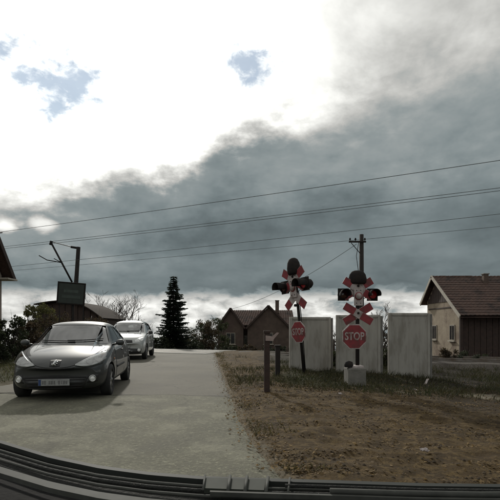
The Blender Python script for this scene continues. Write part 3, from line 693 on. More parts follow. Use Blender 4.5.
    tm = textmesh('STOP', .235); tm.materials.clear(); tm.materials.append(white)
    inst('stop_lettering', tm, st, Matrix.Translation((ox, -.0835, oz)) @ Matrix.Rotation(R(90), 4, 'X') @ Matrix.Diagonal((.86, 1.12, 1, 1)))
    for z in (1.30, 1.06): MB().tube([(ox, -.062, z), (0, -.02, z)], .016, 8).build('clamp', steel_d, st)
    return t
x2, y2 = 2.62, 11.0
s2 = signal('level crossing signal with readable STOP sign standing on a pale pedestal', (x2, y2, gh(x2, y2)), R(4), True, 1.0, 1.63)
y1 = 12.6; x1 = (304-250)/F*y1
s1 = signal('level crossing signal turned sideways on a leaning bare mast', (x1, y1, gh(x1, y1)), 0, False, 1.22, 1.78)
s1.rotation_euler = (Matrix.Rotation(R(-5.0), 3, 'Y') @ Matrix.Rotation(R(-56), 3, 'Z')).to_euler()

# ------------------------------------------------------------------ marker posts by the verge
woodd = mat('weathered_wood', (.016,.012,.010), (.010,.008,.007), 9, .85, .6, 40, stretch=(1,1,.15))
rust = mat('rusty_brown', (.045,.024,.019), (.028,.017,.014), 8, .8, .4)
p = empty('marker_post', (.34, 9.05, gh(.34, 9.05))); tag(p, 'dark brown post with a bent white marker plate at the road edge', 'post')
MB().box((0, 0, .52), (.115, .115, 1.34), bev=.012).build('post_shaft', rust, p)
MB().box((0, 0, 1.20), (.14, .14, .05), bev=.01).build('post_cap', rust, p)
a = MB(); a.prism([(-.03, 0), (.13, 0), (.13, .025), (.24, .16), (.20, .17), (.11, .09), (-.03, .11)], -.078, -.066, Matrix.Translation((0, 0, 1.02))); a.build('marker_plate', mat('plate_dull', (.34,.27,.25), (.22,.16,.15), 9, .7), p)
MB().box((.05, -.05, 1.06), (.05, .05, .05), bev=.01).build('bracket', steel_d, p)
p = empty('marker_post', (.74, 12.0, gh(.74, 12.0))); tag(p, 'short weathered post on the verge behind the brown marker post', 'post')
MB().box((0, 0, .35), (.13, .13, .98), bev=.014).build('post_shaft', woodd, p)
MB().box((0, 0, .85), (.16, .16, .04), bev=.01).build('post_cap', woodd, p)

# ------------------------------------------------------------------ three tall pale panels
pan = mat('panel_concrete', (.36,.345,.31), (.28,.265,.24), 2.2, .9, .35, 30, c3=(.235,.22,.19), s3=2.2, stretch=(1.6, 1.6, .45))
pand = mat('panel_edge', (.20,.19,.175), (.13,.125,.115), 6, .9, .5)
PD = ((289, 331, 317, 14.2, 'pale concrete fence panel with the sideways signal mast before it', 5),
      (336, 380, 315, 13.8, 'pale concrete fence panel behind the pedestal signal', -3),
      (387.5, 430, 313, 13.9, 'pale concrete fence panel at the end toward the plastered house', 4))
for (u0, u1, vt, Y, lab, tw) in PD:
    a, b = P3(u0, vt, Y), P3(u1, vt, Y); c = (a+b)/2; g = gh(c.x, Y)-.15; wd = (b-a).length
    t = empty('fence_panel', (c.x, Y, g), R(tw)); tag(t, lab, 'fence panel', 'pale fence panels')
    hgt = c.z-g
    # shallow ribs across the face
    n = 9; 
    sl_ = MB().box((0, 0, hgt/2), (wd, .09, hgt), bev=.012).build('slab', pan, t)
    for sx in (-1, 1): MB().box((sx*(wd/2-.045), -.052, hgt/2-.01), (.085, .03, hgt-.05), bev=.008).build('edge_rib', pan, t)
    MB().box((0, -.052, hgt-.05), (wd-.19, .026, .07), bev=.008).build('top_rib', pan, t)
    for i in range(3): MB().box((-wd/2+wd*(i+1)/4, -.0475, hgt/2-.03), (.025, .012, hgt-.2), bev=.004).build('face_rib', pan, t)
    MB().box((wd/2+.035, .01, hgt/2-.03), (.06, .14, hgt), bev=.01).build('side_post', pand, t)

# ------------------------------------------------------------------ houses
def roofmat(nm, c1, c2): return mat(nm, c1, c2, 3, .85, .4, 20, c3=tuple(x*.5 for x in c2), s3=1.1, island=0)
tileA = roofmat('roof_tile_brown', (.085,.048,.036), (.055,.032,.025)); tileB = roofmat('roof_tile_red', (.16,.075,.05), (.10,.05,.036))
plaster = mat('old_plaster', (.33,.275,.20), (.25,.20,.145), 2.5, .92, .6, 14, c3=(.17,.125,.09), s3=1.1)
plaster2 = mat('brown_plaster', (.105,.075,.06), (.07,.05,.04), 2, .92, .4, c3=(.075,.05,.042), s3=.8)
darkpane = mat('window_pane', (.02,.022,.024), (.03,.03,.032), 4, .12, coat=1)
framew = mat('window_frame', (.28,.25,.20), (.2,.17,.14), 6, .7)
fascia = mat('fascia_pale', (.42,.39,.33), (.33,.3,.25), 6, .8)
brown = mat('brown_timber', (.050,.030,.024), (.030,.020,.016), 8, .85, .4)
def tiled_slope(mb, p0, p1, q0, q1, rows, cols, th=.035):
    """p0-p1 lower edge, q0-q1 upper edge; overlapping courses with rolled tiles"""
    p0, p1, q0, q1 = map(Vector, (p0, p1, q0, q1)); n = (p1-p0).cross(q0-p0).normalized()
    if n.z < 0: n = -n
    for r in range(rows):
        a0, a1 = r/rows, min(1, (r+1.12)/rows); vs, fs = [], []
        for t, lift in ((a0, th), (a1, .008)):
            for c in range(cols*3+1):
                s_ = c/(cols*3); b = (p0.lerp(q0, t)).lerp(p1.lerp(q1, t), s_)
                vs.append(b+n*(lift+(.022 if c % 3 == 1 else 0)))
        for c in range(cols*3+1): vs.append(vs[c]-n*(th-.004))
        m = cols*3+1
        for c in range(m-1): fs += [(c, c+1, m+c+1, m+c), (c+1, c, 2*m+c, 2*m+c+1)]
        mb.add(vs, fs)
def window(parent, c, wd, ht, nrm_axis, depth=.06, bars=1):
    """nrm_axis: ('x',-1) etc."""
    ax, sg = nrm_axis
    def bx(nm, u, z, du, dz, off, dp, m, par):
        pos = (c[0]+sg*off, c[1]+u, c[2]+z) if ax == 'x' else (c[0]+u, c[1]+sg*off, c[2]+z)
        dim = (dp, du, dz) if ax == 'x' else (du, dp, dz)
        return MB().box(pos, dim, bev=.006).build(nm, m, par)
    wn = bx('window', 0, 0, wd, ht, .012, .05, framew, parent)
    for i in range(bars+1):
        pw = (wd-.08)/(bars+1); bx('pane', -wd/2+.04+pw*(i+.5), 0, pw-.05, ht-.12, .032, .02, darkpane, wn)
    bx('sill', 0, -ht/2-.03, wd+.14, .05, .05, .12, fascia, wn)
    return wn
# --- plastered house on the right: long low front slope, short back slope
HX, HZ0 = 10.5, -.55
h = empty('house', (HX, 25, HZ0)); tag(h, 'old house with pale plastered gable, long brown tiled roof and chimney', 'house')
def hl(x, y, z): return (x, y-25, z-HZ0)
RY, RZ, NY, NZ, FY, FZ = 26.0, 4.30, 22.5, 1.92, 27.7, 2.80
LX = 9.5
wl = MB().prism([(23.0-25, 0), (27.4-25, 0), (27.4-25, 3.0-HZ0-.1), (RY-25, RZ-HZ0-.16), (23.0-25, 2.27-HZ0-.16)], .3, LX, Matrix(((0,1,0,0), (1,0,0,0), (0,0,1,0), (0,0,0,1)))).build('wall', plaster, h)
mb = MB(); tiled_slope(mb, hl(0, NY, NZ), hl(LX+.3, NY, NZ), hl(0, RY, RZ), hl(LX+.3, RY, RZ), 16, 44)
tiled_slope(mb, hl(0, FY, FZ), hl(LX+.3, FY, FZ), hl(0, RY, RZ), hl(LX+.3, RY, RZ), 8, 44)
for (a, b) in (((NY, NZ), (RY, RZ)), ((FY, FZ), (RY, RZ))):
    mb.add([hl(.02, a[0], a[1]), hl(LX+.28, a[0], a[1]), hl(LX+.28, b[0], b[1]), hl(.02, b[0], b[1])], [(0, 1, 2, 3)])
    mb.add([hl(.02, a[0], a[1]-.1), hl(LX+.28, a[0], a[1]-.1), hl(LX+.28, b[0], b[1]-.1), hl(.02, b[0], b[1]-.1)], [(0, 1, 2, 3)])
rf = mb.build('roof', tileA, h, recalc=False)
for (a, b) in (((NY, NZ), (RY, RZ)), ((FY, FZ), (RY, RZ))):
    A, B = Vector(hl(-.02, *a)), Vector(hl(-.02, *b)); d = B-A
    MB().box((A+B)/2-Vector((0, 0, .05)), (.05, d.length+.06, .17), Matrix.Rotation(math.atan2(d.z, d.y) if d.y > 0 else math.atan2(-d.z, -d.y), 3, 'X')).build('verge_board', fascia, rf)
rt = MB().lathe([(.10, 0), (.125, .02), (.115, .38)], Matrix.Rotation(R(90), 4, 'Y'), 10, R(180)).build('ridge_tile', tileB, rf)
m0 = Matrix.Rotation(R(90), 4, 'X')
for i in range(26):
    m4 = Matrix.Translation(hl(.02+.37*i, RY, RZ+.0)) @ Matrix.Rotation(R(-90), 4, 'X') @ Matrix.Rotation(R(rnd.uniform(-3, 3)), 4, 'X')
    m4 = Matrix.Translation(hl(.02+.37*i, RY, RZ+rnd.uniform(-.01, .015))) @ Matrix.Rotation(R(90), 4, 'X') @ Matrix.Identity(4)
    m4 = Matrix.Translation(hl(.02+.37*i, RY, RZ+rnd.uniform(-.01, .02)))@Matrix.Rotation(R(-90), 4, 'X')@Matrix.Rotation(R(0), 4, 'Z')
    if i == 0: rt.matrix_local = m4
    else: inst('ridge_tile', rt.data, rf, m4)
ch = MB().box(hl(2.75, 25.35, 3.95), (.26, .26, .75), bev=.02).build('chimney', plaster2, rf)
MB().box(hl(2.75, 25.35, 4.34), (.34, .34, .06), bev=.02).build('chimney_cap', conc, ch)
mb = MB().prism([(23.2-25, 0), (27.2-25, 0), (27.2-25, .0), (RY-25, 1.25), (23.9-25, 0)], .30, .34, Matrix(((0,1,0,0), (1,0,0,0), (0,0,1,2.95-HZ0-.0), (0,0,0,1))))
window(h, hl(.30, 24.0, 1.05), .62, .85, ('x', -1)); window(h, hl(.30, 26.3, 1.05), .62, .85, ('x', -1))
MB().box(hl(.29, 25.2, 2.42), (.04, 4.0, .06)).build('string_course', brown, h)
# timber infill of the gable peak
mb = MB()
for i in range(9):
    y0 = 24.55+i*.30; top = min(RZ-.30-(RY-y0-.14)*.69 if y0+.14 < RY else 9, RZ-.30-(y0+.14-RY)*.9)
    if top > 2.75: MB().box(hl(.282, y0+.14, (2.75+top)/2), (.03, .27, top-2.75)).build('gable_plank', brown, h)
# front wall planks under the eave, door, shutters
for i in range(30):
    MB().box(hl(.48+.31*i, 22.975, .93+rnd.uniform(-.01, .01)), (.285, .05, 2.35), bev=.006).build('wall_plank', brown, h)
for x in (.15, 3.2, 6.4, 9.5): MB().box(hl(x, 22.72, .75), (.13, .13, 2.6), bev=.01).build('porch_post', brown, h)
window(h, hl(5.0, 22.95, .95), .9, .9, ('y', -1))
dd = MB().box(hl(3.6, 22.935, .62), (.9, .06, 2.0), bev=.01).build('door', rust, h); MB().box(hl(3.28, 22.89, .62), (.03, .06, .12)).build('door_handle', chrome, dd)
MB().box(hl(4.9, 22.6, -.38), (9.6, 1.0, .22), bev=.03).build('plinth', mat('plinth_red', (.13,.06,.05), (.09,.045,.04), 4, .9), h)

# --- far brown house with two gables
Yb = 44.0
zb_ = gh(-1, Yb)-.4
h2 = empty('house', (0, Yb, zb_)); tag(h2, 'far brown house with two roof gables beyond the crossing', 'house')
def f2(u, v, dY=0):
    p = P3(u, v, Yb+dY); return (p.x, dY, p.z-zb_)
x0, x1_ = f2(222, 340)[0], f2(292, 340)[0]; ze = f2(250, 325)[2]; zr = f2(250, 309)[2]
MB().box(((x0+x1_)/2+.2, 3.0, ze/2), (x1_-x0-.5, 5.6, ze), bev=.02).build('wall', plaster2, h2)
mb = MB(); tiled_slope(mb, (x0-.1, -.1, ze-.05), (x1_+.3, -.1, ze-.05), (x0+.8, 3.0, zr), (x1_+.3, 3.0, zr), 12, 28)
mb.add([(x0-.1, 6.2, ze), (x1_+.3, 6.2, ze), (x1_+.3, 3.0, zr), (x0+.8, 3.0, zr)], [(0,1,2,3)]); mb.add([(x0-.1, -.1, ze-.05), (x0+.8, 3.0, zr), (x0-.1, 6.2, ze)], [(0,1,2)])
rf2 = mb.build('roof', tileA, h2, recalc=False)
for uc, hw, vt in ((231, 14, 308.5), (268, 22, 306)):
    xc = f2(uc, 320)[0]; hwid = hw/F*Yb; zt2 = f2(uc, vt)[2]; zl = f2(uc, 328)[2]
    MB().prism([(xc-hwid+.15, 0), (xc+hwid-.15, 0), (xc+hwid-.15, zl), (xc, zt2-.12), (xc-hwid+.15, zl)], -.9, 3.0).build('gable_wall', plaster2, h2)
    mb = MB(); tiled_slope(mb, (xc-hwid, -1.1, zl-.05), (xc-hwid, 3.0, zl-.05), (xc, -1.1, zt2), (xc, 3.0, zt2), 8, 14); tiled_slope(mb, (xc+hwid, -1.1, zl-.05), (xc+hwid, 3.0, zl-.05), (xc, -1.1, zt2), (xc, 3.0, zt2), 8, 14)
    gr_ = mb.build('gable_roof', tileA if uc > 240 else tileB, h2, recalc=False)
    for sx in (-1, 1):
        A, B = Vector((xc+sx*hwid, -1.1, zl-.05)), Vector((xc, -1.1, zt2)); d = B-A
        MB().box((A+B)/2, (d.length, .05, .16), Matrix.Rotation(-math.atan2(d.z, d.x), 3, 'Y')).build('verge_board', brown, gr_)
    window(h2, (xc, -.9, zl-1.0), .9, 1.1, ('y', -1))
for uc in (249, 290): window(h2, (f2(uc, 330)[0], .2, f2(uc, 341)[2]), 1.0, 1.1, ('y', -1))
c_ = f2(278.5, 304); chm = MB().box((c_[0], 2.2, c_[2]-.2), (.36, .36, 1.3), bev=.02).build('chimney', plaster2, h2); MB().box((c_[0], 2.2, c_[2]+.47), (.44, .44, .06)).build('chimney_cap', conc, chm)
for i in range(3): MB().box((x1_+.9+i*1.4, 1.0, 1.0), (1.38, .08, 2.0+.2*(i % 2)), bev=.01).build('yard_board', brown, h2)

# --- steep-roofed house at the left: only its far corner shows
h3 = empty('house', (-10.3, 15.4, -.1)); tag(h3, 'house at the kerb with steep dark tiled roof and deep pale eave', 'house')
EYv, EZ, RYv, RZv = 3.62, 3.45, 0.0, 8.0
wallc = mat('beige_render', (.30,.25,.21), (.24,.2,.17), 3, .9, .3)
MB().prism([(-3.26, 0), (3.26, 0), (3.26, EZ+.12), (0, RZv-.25), (-3.26, EZ+.12)], -7, 0, Matrix(((0,1,0,0), (1,0,0,0), (0,0,1,0), (0,0,0,1)))).build('wall', wallc, h3)
for sg in (1, -1):
    mb = MB(); tiled_slope(mb, (-7.2, sg*EYv, EZ), (.35, sg*EYv, EZ), (-7.2, 0, RZv), (.35, 0, RZv), 22, 30)
    mb.add([(-7.2, sg*EYv, EZ), (.35, sg*EYv, EZ), (.35, 0, RZv), (-7.2, 0, RZv)], [(0,1,2,3)])
    rr_ = mb.build('roof', tileA, h3, recalc=False)
    A, B = Vector((.36, sg*EYv, EZ-.02)), Vector((.36, 0, RZv-.02)); d = B-A
    MB().box((A+B)/2, (.05, d.length, .18), Matrix.Rotation(math.atan2(d.z, d.y), 3, 'X')).build('verge_board', brown, rr_)
MB().box((-3.3, EYv-.32, EZ-.03), (7.5, .75, .07), bev=.01).build('eave_soffit', fascia, h3)
MB().tube([(-7.1, EYv+.05, EZ), (.3, EYv+.05, EZ)], .06, 10).build('gutter', steel_d, h3)
fin = MB().tube([(.3, 2.45, 4.85), (.3, 2.45, 5.25)], .02, 8); fin.tube([(.3, 2.2, 5.10), (.3, 2.75, 5.25)], .025, 8); fin.build('roof_finial', steel_d, h3)
window(h3, (0, .8, 1.6), 1.0, 1.2, ('x', 1)); window(h3, (0, -1.4, 1.6), 1.0, 1.2, ('x', 1))

# --- dark low shed behind the cars, curved roof
Ys = 30.0
sh = empty('shed', (P3(72, 330, Ys).x, Ys, gh(-12, Ys)-.3)); tag(sh, 'low dark shed with shallow arched roof behind the parked cars', 'shed')
def s2_(u, v): p = P3(u, v, Ys); return p.x-sh.location.x, p.z-sh.location.z
top = [s2_(u, v) for u, v in ((36, 304), (50, 301.5), (64, 300.5), (76, 302), (90, 308), (104, 318))]
prof = [(x, z) for x, z in smooth_line(top, 4)]
MB().prism([(prof[0][0]+.2, 0)]+[(x*.97, z-.12) for x, z in prof]+[(prof[-1][0]-.2, 0)], 0, 5).build('wall', brown, sh)
vs, fs = [], []
for y in (-.35, 5.3):
    for x, z in prof: vs.append((x, y, z))
    for x, z in prof: vs.append((x, y, z-.07))
n = len(prof)
for i in range(n-1): fs += [(i, i+1, 2*n+i+1, 2*n+i), (n+i, n+i+1, 3*n+i+1, 3*n+i), (i, i+1, n+i+1, n+i), (2*n+i, 2*n+i+1, 3*n+i+1, 3*n+i)]
MB().add(vs, fs).build('roof', mat('sheet_roof', (.030,.026,.023), (.045,.034,.028), 4, .95, .3, spec=.1), sh)
for i in range(10):
    x = prof[0][0]+.5+i*.42; zt3 = np.interp(x, [q[0] for q in prof], [q[1] for q in prof])-.25
    MB().box((x, -.03, zt3/2), (.38, .05, zt3), bev=.008).build('wall_plank', brown, sh)

# ------------------------------------------------------------------ sign board with dark back, and catenary mast
Yg = 21.0
c0, c1 = P3(58.5, 283, Yg), P3(84, 304, Yg); cx = (c0.x+c1.x)/2; g = gh(cx, Yg)
sg_ = empty('sign_board', (cx, Yg, g), R(8)); tag(sg_, 'dark rectangular board raised on two thin posts below the catenary mast', 'sign')
wd = c1.x-c0.x; z0, z1 = c1.z-g, c0.z-g; tilt = Matrix.Rotation(R(4), 3, 'Y')
dg_ = mat('board_dark_green', (.030,.042,.036), (.022,.03,.026), 4, .6); dg2 = mat('board_faded_green', (.055,.075,.064), (.04,.055,.048), 7, .6)
MB().box((0, 0, (z0+z1)/2), (wd, .06, z1-z0), tilt, .01).build('board', dg_, sg_)
mb = MB()
for sx in (-1, 1): mb.box(tilt @ Vector((sx*wd/2, 0, 0))+Vector((0, 0, (z0+z1)/2)), (.06, .09, z1-z0+.06), tilt, .008)
for sz in (-1, 1): mb.box(tilt @ Vector((0, 0, sz*(z1-z0)/2))+Vector((0, 0, (z0+z1)/2)), (wd-.06, .09, .06), tilt, .008)
mb.build('frame', steel_d, sg_)
for dz_, wf in ((.10, .55), (-.16, .7)): MB().box((0, -.034, (z0+z1)/2+dz_), (wd*wf, .008, .14), tilt).build('faded_band', dg2, sg_)
for x in (-wd*.46, wd*.44): MB().tube([(x, .06, -.3), (x, .06, z0+.3)], .028, 8).build('post', steel_d, sg_)
MB().tube([(.06, .08, -.3), (.06, .08, z0+.5)], .05, 10).build('post', steel_d, sg_)

Ym = 31.0; g = gh(-12, Ym)-.3
mm = empty('catenary_mast', (P3(73.5, 300, Ym).x, Ym, g)); tag(mm, 'tall railway mast with slanted cantilever arm holding the overhead wire', 'mast')
def ml(u, v, dY=0): p = P3(u, v, Ym+dY); return (p.x-mm.location.x, dY, p.z-g)
MB().tube([(ml(71, 345)[0], 0, -.2), ml(78.5, 247)], [.17, .13], 12).build('mast_pole', steel_d, mm)
MB().tube([ml(50.5, 241.5), ml(72, 282)], .065, 8).build('cantilever_strut', steel_d, mm)
MB().tube([ml(50.5, 241.5), ml(70, 246.5), ml(78, 248)], .032, 8).build('top_tie', mat('galvanised', (.3,.31,.31), (.22,.22,.22), 6, .5, metal=.4), mm)
MB().tube([ml(71, 247), ml(79, 248.2)], .08, 10).build('insulator', steel_d, mm)
MB().tube([ml(39, 255.5), ml(47, 260), ml(61, 262.5)], .032, 8).build('registration_arm', steel_d, mm)
MB().tube([ml(54, 258.5), ml(63, 263.5)], .028, 8).build('steady_arm', steel_d, mm)
MB().tube([ml(51.5, 241), ml(50.5, 245)], .10, 10).build('insulator', steel_d, mm)
MB().box((ml(71, 345)[0], 0, .0), (.8, .8, .7), bev=.03).build('footing', conc, mm)

# ------------------------------------------------------------------ utility pole
Yp = 25.0; q = P3(361.5, 234.5, Yp); g = gh(q.x, Yp)-.3
up_ = empty('utility_pole', (q.x, Yp, g)); tag(up_, 'dark timber utility pole with small crossarm and insulators behind the signal', 'utility pole')
ht = q.z-g
MB().tube([(0, 0, -.2), (0, 0, ht)], [.15, .115], 12).build('pole_shaft', woodd, up_)
MB().box((-.25, -.1, ht-.42), (.95, .09, .09), bev=.01).build('crossarm', woodd, up_)
for x in (-.66, -.36, .16): MB().lathe([(.02, -.02), (.02, .04), (.05, .05), (.055, .10), (.035, .12), (.045, .15), (0, .17)], Matrix.Translation((x, -.1, ht-.37)), 12).build('insulator', steel_d, up_)
MB().tube([(-.60, -.1, ht-.48), (-.05, -.05, ht-1.1)], .02, 6).build('brace', steel_d, up_)
MB().tube([(-.16, -.05, ht-.4), (-.30, -.06, ht-1.2), (-.14, -.05, ht-2.4)], .016, 6).build('down_cable', steel_d, up_)

# ------------------------------------------------------------------ overhead wires (real spans along the railway)
wirem = mat('wire_metal', (.085,.09,.09), (.11,.115,.115), 2, .9, spec=.1)
def wire(label, pa, pb, sag, r=.016, ext=1.6, group=None):
    a, b = Vector(pa), Vector(pb); d = b-a; a2, b2 = a-d*.35*ext, b+d*.35*ext; pts = []
    for i in range(49):
        t = i/48; p = a2.lerp(b2, t); p.z -= sag*4*t*(1-t)-sag*.9; pts.append(p)
    o = MB().tube(pts, r, 6).build('overhead_wire', wirem); tag(o, label, 'wire', group or 'wires spanning the sky above the crossing'); return o
def W(u0, v0, Y0, u1, v1, Y1): return P3(u0, v0, Y0), P3(u1, v1, Y1)
wire('topmost overhead wire spanning the grey sky', *W(0, 232.5, 33, 500, 161, 20), .25, .014)
wire('upper of two close parallel overhead wires below the topmost one', *W(0, 247.5, 33, 500, 188.5, 20.4), .25, .012)
wire('lower of two close parallel overhead wires below the topmost one', *W(0, 249.5, 33.6, 500, 191.5, 21), .3, .012)
wire('lowest but one overhead wire passing above the utility pole', *W(0, 268, 33, 500, 214.5, 22), .22, .011)
wire('lowest overhead wire passing at the top of the utility pole', *W(0, 272, 35, 500, 227, 24), .22, .010)
tp = Vector((q.x-.3, Yp-.1, q.z-.55))
wl_ = [tp.lerp(P3(231, 309, 43.2), t/30)-Vector((0, 0, .5*4*(t/30)*(1-t/30))) for t in range(31)]
tag(MB().tube(wl_, .013, 6).build('service_cable', wirem), 'service cable dropping from the utility pole toward the far house', 'cable')

# ------------------------------------------------------------------ vegetation
bark = mat('bark', (.055,.045,.036), (.035,.028,.022), 8, .9, .4)
twig = mat('bare_twigs', (.075,.062,.05), (.05,.04,.032), 8, .9)
def tree_mats(): pass
def bare_tree(label, x, y, hgt, seed, spread=.55, group='bare trees beyond the crossing', thick=.045, dz=0, name='bare_tree'):
    rg = random.Random(seed); root = empty(name, (x, y, gh(x, y)-.1+dz)); tag(root, label, 'tree', group); tr, cr = MB(), MB()
    def grow(p, d, l_, r, lev):
        n = 3; pts = [p]; rr = [r]
        for i in range(n):
            d = (d+Vector((rg.uniform(-1, 1), rg.uniform(-1, 1), rg.uniform(-.4, .6)))*.16).normalized(); p = p+d*l_/n; pts.append(p); rr.append(max(.011, r*(1-.38*(i+1)/n)))
        (tr if lev < 2 else cr).tube(pts, rr, 5 if lev < 2 else 3, cap=False)
        if lev >= 5: return
        for k_ in range(rg.choice((2, 3, 3)) if lev < 4 else 3):
            i = rg.randint(1, n); a = rg.uniform(0, 6.28); s_ = spread*rg.uniform(.7, 1.3)
            nd_ = (d+Vector((math.cos(a)*s_, math.sin(a)*s_, rg.uniform(-.1, .35)))).normalized()
            grow(pts[i], nd_, l_*rg.uniform(.58, .8), rr[i]*.7, lev+1)
    for k_ in range(2 if hgt < 4 else 1): grow(Vector((0, 0, 0)), Vector((rg.uniform(-.15, .15), rg.uniform(-.15, .15), 1)).normalized(), hgt*.36, hgt*thick*.5, 0)
    tr.build('trunk', bark, root, recalc=False); cr.build('crown', twig, root, recalc=False); return root
def leafquad(mb, p, s_, rg, up=.3):
    n = Vector((rg.gauss(0, 1), rg.gauss(0, 1), rg.gauss(0, 1)+up)).normalized(); a = n.orthogonal().normalized(); a.rotate(Matrix.Rotation(rg.uniform(0, 6.28), 3, n)); b = n.cross(a)
    mb.add([p-a*s_, p+b*s_*.45, p+a*s_, p-b*s_*.45], [(0, 1, 2, 3)])
def bush(label, x, y, rx, ry, hgt, m, seed, n=2600, ls=.05, group=None, name='bush', clumps=26, cat='bush'):
    rg = random.Random(seed); root = empty(name, (x, y, gh(x, y)-.06)); tag(root, label, cat, group); st, lf = MB(), MB(); cs = []
    for i in range(clumps):
        a = rg.uniform(0, 6.28); q = math.sqrt(rg.random()); z = hgt*rg.uniform(.18, .95); k_ = math.sqrt(max(.1, 1-(z/hgt-.4)**2/.45))
        cs.append((Vector((math.cos(a)*q*rx*k_, math.sin(a)*q*ry*k_, z)), rg.uniform(.16, .34)*min(rx, hgt)))
    for c, r in cs:
        st.tube([Vector((c.x*.15, c.y*.15, 0)), Vector((c.x*.5, c.y*.5, c.z*.5)), c+Vector((0, 0, r*.8))], [.022, .014, .004], 4, cap=False)
        for k_ in range(3): st.tube([c*.7, c+Vector((rg.gauss(0, 1), rg.gauss(0, 1), rg.gauss(.3, .8)))*r*1.1], [.009, .003], 3, cap=False)
        for i in range(n//clumps):
            v = Vector((rg.gauss(0, 1), rg.gauss(0, 1), rg.gauss(0, 1))); v = v.normalized()*r*rg.random()**.4; pz = c+v
            if pz.z > .02: leafquad(lf, pz, ls*rg.uniform(.6, 1.3), rg)
    st.build('stems', bark, root, recalc=False); lf.build('foliage', m, root, recalc=False); return root
lg_dark = mat('leaf_dark', (.032,.042,.018), (.022,.028,.013), 3, .75, island=.45); lg_yel = mat('leaf_yellow', (.12,.115,.035), (.075,.08,.026), 3, .75, island=.4)
lg_brn = mat('leaf_brown', (.075,.052,.028), (.045,.035,.02), 3, .8, island=.45); lg_mid = mat('leaf_mid', (.048,.058,.022), (.035,.04,.018), 3, .75, island=.45)
needle = mat('needles', (.022,.034,.022), (.014,.022,.014), 3, .7, island=.4)
# spruce
def spruce(label, x, y, hgt, rad, seed, group=None):
    rg = random.Random(seed); root = empty('spruce_tree', (x, y, gh(x, y)-.2)); tag(root, label, 'tree', group); tr, cr = MB(), MB()
    tr.tube([(0, 0, 0), (0, 0, hgt*.5), (0, 0, hgt)], [.13, .08, .012], 8)
    z = .25
    while z < hgt-.05:
        f = 1-z/hgt; L_ = rad*(f**.85)*1.0+.06; nb = 13 if f > .25 else 9
        for k_ in range(nb):
            if rg.random() < .22: continue
            a = rg.uniform(0, 6.28); l_ = L_*rg.uniform(.35, 1.15)*(1.25 if rg.random() < .12 else 1)*(1+.22*math.sin(a*2+z*1.7)); d = Vector((math.cos(a), math.sin(a), 0)); pts = [Vector((0, 0, z)), d*l_*.5+Vector((0, 0, z-.10*l_)), d*l_+Vector((0, 0, z-.04*l_))]
            tr.tube(pts, [.02, .012, .004], 3, cap=False); m_ = max(6, int(l_*40)); sd = Vector((-d.y, d.x, 0))
            for i in range(m_):
                t = (i+.5)/m_; c = pts[0].lerp(pts[1], t*2) if t < .5 else pts[1].lerp(pts[2], t*2-1)
                for s_ in (-1, 1):
                    tl = (.12+.20*(1-t))*rg.uniform(.6, 1.4); e_ = c+(sd*s_*.8+d*.55+Vector((0, 0, rg.uniform(-.75, -.05))))*tl; wv = d*.034+Vector((0, 0, .016))
                    cr.add([c-wv, c+wv, e_+wv*.35, e_-wv*.35], [(0, 1, 2, 3)])
        z += rg.uniform(.10, .17)+.03*f
    tr.build('trunk', bark, root, recalc=False); cr.build('crown', needle, root, recalc=False)
Y_ = 34.0; spruce('dark spruce tree rising alone beyond the crossing', P3(173.5, 300, Y_).x, Y_, P3(0, 276, Y_).z-gh(-6, Y_)+.2, 1.75, 5)
# bare trees
BT = [(88, 296, 40, 1), (104, 292, 43, 2), (120, 290, 48, 3), (134, 297, 52, 4), (200, 308, 46, 5), (214, 312, 42, 6), (112, 300, 36, 7), (96, 304, 37, 8), (383, 312, 24, 9), (334, 318, 22, 10), (60, 306, 44, 11), (80, 298, 45, 12), (126, 300, 41, 13), (110, 296, 50, 14)]
for u, v, Y_, sd in BT:
    p = P3(u, v, Y_); lab = 'leafless tree standing among the bare trees beyond the crossing'; gp = 'bare trees beyond the crossing'
    if sd in (9, 10): lab = ('leafless shrub seen through the gap beside the end fence panel' if sd == 9 else 'leafless shrub seen through the gap left of the pedestal signal'); gp = None
    if sd in (5, 6): lab = 'leafless tree between the spruce and the far brown house'; gp = 'bare trees by the far house'
    if sd == 11: lab = 'leafless tree rising behind the low dark shed'; gp = None
    bare_tree(lab, p.x, Y_, (p.z-gh(p.x, Y_))*(1.25 if sd in (1, 2, 3, 4, 7, 8, 12, 13, 14) else 1.15), 100+sd, .6, gp, name='bare_shrub' if sd in (9, 10) else 'bare_tree')
# bushes beyond the crest
for i, (u, v, Y_, rx, m) in enumerate(((163, 338, 33, .9, lg_dark), (188, 322, 35, 1.3, lg_dark), (203, 320, 37, 1.3, lg_brn), (216, 318, 38, 1.2, lg_mid), (150, 342, 44, 1.2, lg_brn))):
    p = P3(u, v, Y_); bush(['small dark bush at the left foot of the spruce', 'dark dense bush at the right foot of the spruce', 'brownish bush between the spruce and the far house', 'olive bush beside the far brown house', 'rusty low bush behind the silver car'][i], p.x, Y_, rx, rx, max(.7, p.z-gh(p.x, Y_)), m, 40+i, 2400, .085)
for i, (u, v, Y_, rx, m, lab) in enumerate(((8, 316, 17.5, .75, lg_dark, 'dark rounded bush beside the steep-roofed house'), (-8, 318, 16.0, .8, lg_dark, 'dark bush under the eave of the steep-roofed house'), (27, 322, 19.5, .7, lg_brn, 'brown bush next to the dark rounded bush'),
        (40, 303, 25, .95, lg_yel, 'yellow-green tall bush in front of the dark shed'), (28, 304, 26, .7, lg_yel, 'thin yellow-green bush left of the tall one by the shed'), (55, 314, 24, 1.0, lg_brn, 'dry brown bush under the dark board'), (92, 318, 27, 1.1, lg_brn, 'dry brown bush at the right end of the shed'))):
    p = P3(u, v, Y_); bush(lab, p.x, Y_, rx, rx, p.z-gh(p.x, Y_), m, 60+i, 3000, .06, cat='bush')
